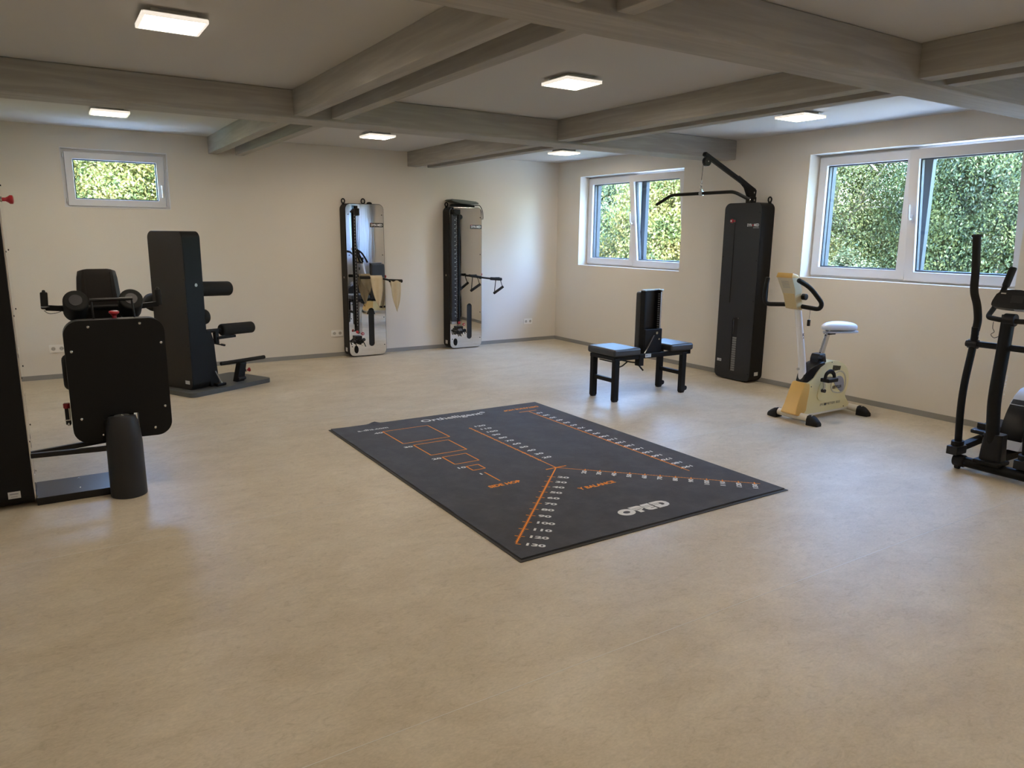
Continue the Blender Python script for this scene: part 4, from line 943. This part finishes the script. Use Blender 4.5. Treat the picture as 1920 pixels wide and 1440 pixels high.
br = MB().box(-6.585, -6.555, -4.12, -4.08, .42, .55).build('side_bracket', M['gloss_black'], LE, bevel=.004)
MB().box(-6.590, -6.558, -4.125, -4.118, .447, .453).box(-6.590, -6.558, -4.125, -4.118, .535, .541).box(-6.564, -6.559, -4.126, -4.12, .45, .54).build('chrome_edge', M['chrome'], br)
MB().capsule((-6.572, -4.13, .555), (-6.572, -4.13, .525), .018, .004).build('bracket_knob', M['red'], br, label='red knob'); MB().ell((-6.568, -4.126, .425), (.011, .006, .011), 12, 6).build('bracket_bolt', M['chrome'], br)

# ---------------------------------------------------------------- balance mat
MC = Vector((-3.7765, -5.267, 0))
MT = thing('balance_mat', 'charcoal exercise mat printed with orange lines and white numbers', 'mat', tuple(MC))
W = lambda u, v, z: (MC.x+u, MC.y+v, z)
u0, u1, v0, v1 = -1.008, 1.018, -1.102, 1.752
def q4(mb, pts, z): return mb.add([W(p[0], p[1], z) for p in pts], [tuple(range(len(pts)))])
MB().prism(rect(u0, u1, v0, v1), [], 0, .004, lambda a, b, h: W(a, b, .0005+h)).build('rubber_border', M['mat_border'], MT, bevel=.001)
# carpet top with slightly wavy rim
nx, ny = 80, 110; cu0, cu1, cv0, cv1 = u0+.018, u1-.010, v0+.022, v1-.010
vs = []; fs = []
def rip(u, v):
    e = max(0, (-.86-u)/.13); f = max(0, (-1.0-v)/.08); g = max(0, (v-1.66)/.08)
    return .0105+e*.006*max(0, math.sin(v*9+.6)*math.sin(v*3.1))+f*.003*abs(math.sin(u*3))+g*(.016*math.exp(-((u+.62)/.035)**2))
for j in range(ny+1):
    for i in range(nx+1):
        u = cu0+(cu1-cu0)*i/nx; v = cv0+(cv1-cv0)*j/ny; vs.append(W(u, v, rip(u, v)))
for j in range(ny):
    for i in range(nx): a = j*(nx+1)+i; fs.append((a, a+1, a+nx+2, a+nx+1))
rim = [i for i in range(nx+1)]+[j*(nx+1)+nx for j in range(1, ny+1)]+[ny*(nx+1)+i for i in range(nx-1, -1, -1)]+[j*(nx+1) for j in range(ny-1, 0, -1)]
base = len(vs); vs += [(vs[k][0], vs[k][1], .0045) for k in rim]
for k in range(len(rim)): fs.append((rim[k], base+k, base+(k+1) % len(rim), rim[(k+1) % len(rim)]))
MB().add(vs, fs).build('carpet_top', M['carpet'], MT, sharp=60)
ZP = .0112
def line(mb, a, b, w, z=ZP):
    a, b = Vector(a), Vector(b); d = (b-a).normalized()*1; n = Vector((-d.y, d.x))*w/2
    q4(mb, [tuple(a-n), tuple(b-n), tuple(b+n), tuple(a+n)], z)
ol = MB(); S2 = math.sqrt(.5)
def scale(mb, o, d, L, n0, n1, w=.009, big=.055, small=.020, step=.02):
    o, d = Vector(o), Vector(d); nrm = Vector((-d.y, d.x)); line(mb, o, o+d*L, w)
    for k in range(n0, n1+1): c = o+d*k*.1; line(mb, c-nrm*big/2, c+nrm*big/2, .007, ZP+.0001)
    t = n0*.1
    while t < n1*.1:
        c = o+d*t; line(mb, c-nrm*small/2, c+nrm*small/2, .005, ZP+.0002); t += step
scale(ol, (0, 0), (0, 1), 1.22, 2, 12, .008, .03)
scale(ol, (0, 0), (-S2, -S2), 1.335, 2, 13)
scale(ol, (0, 0), (S2, -S2), 1.335, 2, 13, .007, .04, .012)
scale(ol, (.742, 1.445), (0, -1), 1.965, 1, 19, .008, .03)
line(ol, (-.085, 0), (.085, 0), .012); line(ol, (.647, 1.46), (.832, 1.46), .012)
for a, b, c, d in ((-.660, -.263, 1.062, 1.461), (-.609, -.315, .690, .987), (-.562, -.370, .414, .607), (-.518, -.424, .235, .334)):
    for p, q in (((a, c), (b, c)), ((b, c), (b, d)), ((b, d), (a, d)), ((a, d), (a, c))): line(ol, p, q, .010)
line(ol, (-.473, .163), (-.473, -.037), .010)
ol.build('orange_lines', M['orange'], MT, smooth=False, recalc=False)
ot = MB()
ot.text('SIDE HOP', .055, lambda a, b, h: W(-.481+a, -.109+b, ZP), bold=.0022, width=.235)
ot.text('Y BALANCE', .055, lambda a, b, h: W(.015+a, -.428+b, ZP), bold=.0022, width=.29)
ot.text('DISTANCE HOP', .055, lambda a, b, h: W(.74-a, 1.575-b, ZP), bold=.0022, width=.375)
ot.build('orange_lettering', M['orange'], MT, smooth=False, recalc=False)
wn = MB(); DS = .043
for k in range(2, 13): wn.text('%d' % (k*10), DS, lambda a, b, h, k=k: W(.045+a*1.75, k*.1+.026+b, ZP), bold=.0016, align='LEFT')
for k in range(2, 14):
    t = k*.1*S2; wn.text('%d' % (k*10), DS, lambda a, b, h, t=t: W(-t+(.042+a*1.75)*S2+(b+.006)*S2, -t-(.042+a*1.75)*S2+(b+.006)*S2, ZP), bold=.0016, align='LEFT')
    wn.text('%d' % (k*10), DS, lambda a, b, h, t=t: W(t+(-.016+a*1.5)*S2-b*S2, -t+(-.016+a*1.5)*S2+b*S2, ZP), bold=.0016, align='RIGHT')
for k in range(1, 20): wn.text('%d' % (k*10), DS, lambda a, b, h, k=k: W(.800-a*1.6, 1.445-.1*k+.012-b, ZP), bold=.0016)
for t, x, y in (('40', -.705, 1.436), ('30', -.663, .961), ('20', -.612, .592), ('10', -.561, .325), ('1', -.51, .142)): wn.text(t, DS, lambda a, b, h: W(x+a*1.65, y+b, ZP), bold=.0016)
wn.build('white_numbers', M['white_print'], MT, smooth=False, recalc=False)
wl = MB()
wl.text('Orthelligent', .12, lambda a, b, h: W(.038+a, 1.60+b*.85, ZP), bold=.0028, width=.585)
wl.text('\u00ae', .065, lambda a, b, h: W(.358+a, 1.622+b, ZP), bold=.001)
wl.text('a-dhs.com', .062, lambda a, b, h: W(-.70+a, 1.565+b, ZP), bold=.0012, width=.26)
wl.build('white_lettering', M['white_print'], MT, smooth=False, recalc=False)
# OPED logo
lg = MB(); ox, oy = -.19, -.925
def LP(a, b): return (ox+a, oy+b)
def lpoly(mb, pts, holes=[], z=ZP):
    flat = [pts]+holes; allp = [p for l in flat for p in l]
    for t in tessellate_polygon([[Vector((p[0], p[1], 0)) for p in l] for l in flat]): q4(mb, [LP(*allp[i]) for i in t], z)
lpoly(lg, circ(.056, .045, .056, 28, .046), [circ(.056, .045, .023, 20, .017)])
lpoly(lg, [(.104, .094), (.170, .094), (.186, .086), (.190, .066), (.186, .046), (.172, .036), (.158, .034), (.158, .002), (.126, .002), (.126, .036), (.112, .046), (.108, .06)], z=ZP)
lpoly(lg, [(.196, .094), (.258, .094), (.258, .0), (.215, .0), (.196, .010), (.190, .03), (.190, .06)], z=ZP)
lpoly(lg, [(.266, .094), (.330, .094), (.362, .082), (.376, .06), (.376, .034), (.362, .012), (.332, .0), (.274, .0), (.268, .03)], [[(.318, .028), (.334, .028), (.344, .036), (.346, .052), (.336, .064), (.318, .066)]])
lg.build('logo_lettering', M['white_print'], MT, smooth=False, recalc=False)
ld = MB()
for y in (.048, .064): line(ld, LP(.108, y), LP(.322, y), .0035, ZP+.0003)
line(ld, LP(.225, .026), LP(.262, .026), .006, ZP+.0003); line(ld, LP(.262, .0), LP(.262, .04), .005, ZP+.0003)
line(ld, LP(.132, .040), LP(.160, .040), .004, ZP+.0003)
ld.build('logo_gaps', M['carpet'], MT, smooth=False, recalc=False)

# ---------------------------------------------------------------- outdoors
vs = []; fs = []; nx, ny = 40, 50
def gz(x, y):
    d = max(x-5.0, 0)+max(y-9, 0); return -.25+.22*min(d, 14)+.1*math.sin(x*.7)*math.cos(y*.6)
for j in range(ny+1):
    for i in range(nx+1):
        x = -22+i*44/nx; y = -22+j*50/ny; vs.append((x, y, gz(x, y) if (x > .6 or y > .6 or x < -8 or y < -11) else -.3))
for j in range(ny):
    for i in range(nx): a = j*(nx+1)+i; fs.append((a, a+1, a+nx+2, a+nx+1))
o = MB().add(vs, fs).build('ground', M['grass'], sharp=80); tag(o, 'green rough grass slope outside the windows', 'ground', kind='structure')
o = MB().box(XL-.6, .75, YF-.6, .75, H+.35, H+.6).build('roof', M['asphalt_roof'], smooth=False); tag(o, 'flat roof slab over the training room', 'roof', kind='structure')

M['gravel'] = mat('pale_bounce_gravel', (.72, .70, .66), .95, spec=.1, var=(25, .15), bump=(60, .6, .02))  # for unseen ground strips added to bounce sunlight up to the ceiling
o = MB().box(.35, 3.9, -13, 3.2, -.3, -.19).build('gravel_bounce_strip', M['gravel'], smooth=False); tag(o, 'pale gravel strip added along the right wall to bounce sunlight indoors', 'gravel', kind='structure')
o = MB().box(-9, .35, .35, 4.5, -.3, -.19).build('gravel_bounce_strip', M['gravel'], smooth=False); tag(o, 'pale gravel strip added along the back wall to bounce sunlight indoors', 'gravel', kind='structure')
def foliage(centers, n, size, seed, aspect=2.2, droop=0.):
    """leaf blades in clumps on the blobs given as (x,y,z,rx,ry,rz)"""
    g = np.random.default_rng(seed); V = []; k = len(centers)
    wts = np.array([c[3]*c[5] for c in centers]); wts = wts/wts.sum()
    nc = max(50, n//260); which = g.choice(k, nc, p=wts); C = np.array(centers)[which]
    d = g.normal(size=(nc, 3)); d /= np.linalg.norm(d, axis=1)[:, None]
    rad = g.uniform(.62, 1.05, nc)[:, None]; cl = C[:, :3]+d*C[:, 3:6]*rad
    idx = g.integers(0, nc, n); cr = np.abs(g.normal(.20, .06, nc))[idx][:, None]*(C[idx, 3:4]/1.2)
    p = cl[idx]+g.normal(size=(n, 3))*cr
    nd = d[idx]+g.normal(size=(n, 3))*.55; nd /= np.linalg.norm(nd, axis=1)[:, None]
    t = g.normal(size=(n, 3)); t[:, 2] -= droop; t -= nd*(t*nd).sum(1)[:, None]; t /= np.linalg.norm(t, axis=1)[:, None]
    b = np.cross(nd, t); s = size*g.uniform(.6, 1.3, n)[:, None]
    q = np.stack([p-t*s*.5, p+b*s/aspect*.5+nd*s*.06, p+t*s*.5, p-b*s/aspect*.5+nd*s*.06], 1).reshape(-1, 3)
    me = bpy.data.meshes.new('foliage'); me.vertices.add(n*4); me.vertices.foreach_set('co', q.ravel().astype(np.float32))
    me.loops.add(n*4); me.loops.foreach_set('vertex_index', np.arange(n*4, dtype=np.int32)); me.polygons.add(n)
    me.polygons.foreach_set('loop_start', np.arange(0, n*4, 4, dtype=np.int32)); me.polygons.foreach_set('loop_total', np.full(n, 4, dtype=np.int32))
    me.update(); me.validate(); return me
def tree(kind, label, x, y, blobs, n, size, m, seed, aspect=2.2, droop=0., trunk=.08, twigs=10, group='trees and shrubs outside the windows'):
    z0 = gz(x, y)
    r = thing(kind, label, 'tree' if 'tree' in kind or 'conifer' in kind else 'shrub', (x, y, z0), group=group)
    me = foliage([(b[0], b[1], b[2], b[3], b[4], b[5]) for b in blobs], n, size, seed, aspect, droop); me.materials.append(M[m])
    o = bpy.data.objects.new('foliage', me); COL.objects.link(o); o.parent = r
    for b in blobs: pass
    me.vertices.foreach_get; z = z0
    top = max(b[2]+z0*0+b[5]*.5 for b in blobs); rr = random.Random(seed)
    mb = MB().tube(smoothpath([(0, 0, -.1), (rr.uniform(-.1, .1), rr.uniform(-.1, .1), top*.5), (rr.uniform(-.2, .2), rr.uniform(-.2, .2), top)]), trunk, 8)
    for k in range(twigs):
        b = rr.choice(blobs); a = rr.uniform(0, 2*PI); zz = rr.uniform(.25, .8)*top
        e = (b[0]+b[3]*.9*math.cos(a), b[1]+b[4]*.9*math.sin(a), b[2]+b[5]*rr.uniform(-.4, .7)); mb.tube(smoothpath([(0, 0, zz), (e[0]*.5, e[1]*.5, (zz+e[2])/2+.1), e]), [trunk*.35]*7+[trunk*.2]*5+[.008], 6)
    mb.v = [tuple(v) for v in mb.v]
    me2 = bpy.data.meshes.new('trunk'); me2.from_pydata(mb.v, [], mb.f); me2.materials.append(M['bark']); o2 = bpy.data.objects.new('trunk', me2); COL.objects.link(o2); o2.parent = r
    return r
B = lambda *a: a
tree('conifer', 'light green feathery conifer outside the wide window, left pane', 5.2, -1.1, [B(0, 0, 1.2, 1.5, 1.5, 1.3), B(.1, .3, 2.4, 1.4, 1.5, 1.2), B(.1, .2, 3.6, 1.1, 1.3, 1.1)], 210000, .048, 'leaf_conifer', 1, 2.6, .9, .07, 22)
tree('conifer', 'dense dark green conifer outside the wide window, right pane', 5.4, -3.75, [B(0, 0, 1.2, 1.5, 1.5, 1.3), B(0, 0, 2.4, 1.45, 1.6, 1.25), B(0, -.1, 3.6, 1.1, 1.4, 1.1)], 230000, .048, 'leaf_dark', 2, 2.6, 1.4, .07, 22)
tree('shrub', 'blue-green shrub in front of the conifers outside the wide window', 3.9, -2.4, [B(0, 0, .75, .6, .65, .75), B(-.1, .2, 1.2, .45, .45, .4)], 22000, .05, 'leaf_blue', 3, 2.2, 0, .03, 14)
tree('broadleaf_tree', 'tree with yellow leaves behind the conifers', 6.9, -5.6, [B(0, 0, 1.4, 1.7, 1.9, 1.4), B(-.2, .6, 2.9, 1.6, 1.9, 1.2)], 70000, .09, 'leaf_autumn', 4)
tree('conifer', 'green conifer behind the gap of the wide window hedge', 7.8, -2.4, [B(0, 0, 1.3, 2.0, 2.0, 1.4), B(0, 0, 2.9, 1.7, 1.7, 1.3)], 60000, .09, 'leaf_green', 5, 2.8, .4)
tree('broadleaf_tree', 'blue-green broadleaf tree outside the corner window, left pane', 4.7, 5.0, [B(0, 0, 1.0, 1.5, 1.5, 1.1), B(.2, .2, 2.3, 1.5, 1.5, 1.1), B(0, 0, 3.0, 1.1, 1.1, .7)], 70000, .075, 'leaf_blue', 6)
tree('broadleaf_tree', 'yellow-green tree outside the corner window, right pane', 4.6, 2.2, [B(0, 0, 1.2, 1.3, 1.4, 1.2), B(.1, 0, 2.3, 1.3, 1.3, 1.0), B(0, 0, 2.9, .9, .9, .7)], 70000, .07, 'leaf_yellow', 7, 2.0, 0, .05, 20)
tree('shrub', 'orange-tinged shrub below the corner window trees', 3.2, 3.4, [B(0, 0, .6, .8, .7, .6), B(.1, .1, 1.3, .6, .55, .5)], 20000, .055, 'leaf_autumn', 8)
tree('broadleaf_tree', 'tall green tree far behind the corner window trees', 9.5, 7.0, [B(0, 0, 1.5, 2.6, 2.6, 1.8), B(0, 0, 3.2, 2.4, 2.4, 1.5)], 50000, .13, 'leaf_green', 9)
tree('broadleaf_tree', 'green tree left in the small high window', -7.3, 10.5, [B(0, 0, 1.8, 1.5, 1.5, 1.5), B(0, 0, 3.2, 1.3, 1.3, 1.0)], 45000, .09, 'leaf_green', 10)
tree('broadleaf_tree', 'yellow-green tree in the middle of the small high window', -5.1, 11.4, [B(0, 0, 1.8, 1.4, 1.4, 1.6), B(0, 0, 3.4, 1.3, 1.3, 1.0)], 45000, .09, 'leaf_yellow', 11)
tree('broadleaf_tree', 'golden tree right in the small high window', -3.0, 10.2, [B(0, 0, 1.8, 1.3, 1.3, 1.6), B(0, 0, 3.2, 1.2, 1.2, 1.0)], 40000, .085, 'leaf_autumn', 12)
tree('broadleaf_tree', 'dark blue-green trees behind the small high window', -5.5, 16.5, [B(0, 0, 1.8, 3.8, 2.0, 2.0), B(0, 0, 3.8, 3.4, 2.0, 1.8)], 60000, .14, 'leaf_blue', 13)
tree('broadleaf_tree', 'tall green leafy tree placed to block sky light outside the curtained window', 4.4, -11.0, [B(0, 0, 1.2, 1.7, 1.7, 1.3), B(0, 0, 2.9, 1.6, 1.6, 1.3), B(0, 0, 4.2, 1.2, 1.2, 1.0)], 60000, .10, 'leaf_green', 14)  # made tall and set here to cut sky light through the window

# ---------------------------------------------------------------- light
wd = bpy.data.worlds.new('sky'); scene.world = wd; wd.use_nodes = True; nt = wd.node_tree
bg = nt.nodes['Background']; sky = nt.nodes.new('ShaderNodeTexSky')
sky.sky_type = 'NISHITA'; sky.sun_disc = False; sky.sun_elevation = math.radians(48); sky.sun_rotation = math.radians(215); sky.air_density = 1.2; sky.dust_density = 1.0; sky.ozone_density = 1.5
tint = nt.nodes.new('ShaderNodeMix'); tint.data_type = 'RGBA'; tint.blend_type = 'MULTIPLY'; tint.inputs[0].default_value = 1; tint.inputs[7].default_value = (.78, .90, 1.14, 1)
nt.links.new(sky.outputs[0], tint.inputs[6]); nt.links.new(tint.outputs[2], bg.inputs[0]); bg.inputs[1].default_value = 3.4
sl_ = bpy.data.lights.new('sun', 'SUN'); sl_.energy = 12.0; sl_.angle = math.radians(.6); sl_.color = (1., .94, .84)
so = bpy.data.objects.new('sun', sl_); COL.objects.link(so)
so.rotation_euler = Vector((.30, .74, -1.1)).to_track_quat('-Z', 'Y').to_euler()

# ---------------------------------------------------------------- camera
yaw, pitch, roll, F = .5684, -.2009, .0112, 1369.6
fwd = Vector((math.sin(yaw)*math.cos(pitch), math.cos(yaw)*math.cos(pitch), math.sin(pitch)))
r0 = Vector((math.cos(yaw), -math.sin(yaw), 0)); u0_ = r0.cross(fwd)
r2 = r0*math.cos(roll)+u0_*math.sin(roll); u2 = -r0*math.sin(roll)+u0_*math.cos(roll)
cd = bpy.data.cameras.new('camera'); co = bpy.data.objects.new('camera', cd); COL.objects.link(co)
Rm = Matrix((r2, u2, -fwd)).transposed()
co.matrix_world = Matrix.Translation((-6.6155, -9.1391, 1.5676)) @ Rm.to_4x4()
cd.sensor_fit = 'HORIZONTAL'; cd.sensor_width = 36; cd.lens = F/1920*36; cd.clip_start = .05; cd.clip_end = 200
scene.camera = co
scene.view_settings.view_transform = 'Standard'; scene.view_settings.look = 'None'; scene.view_settings.gamma = 1; scene.view_settings.exposure = 1.2
scene.view_settings.use_curve_mapping = False
scene.cycles.use_denoising = True
scene.cycles.max_bounces = 10; scene.cycles.diffuse_bounces = 6; scene.cycles.glossy_bounces = 5; scene.cycles.transparent_max_bounces = 12
scene.cycles.sample_clamp_indirect = 8
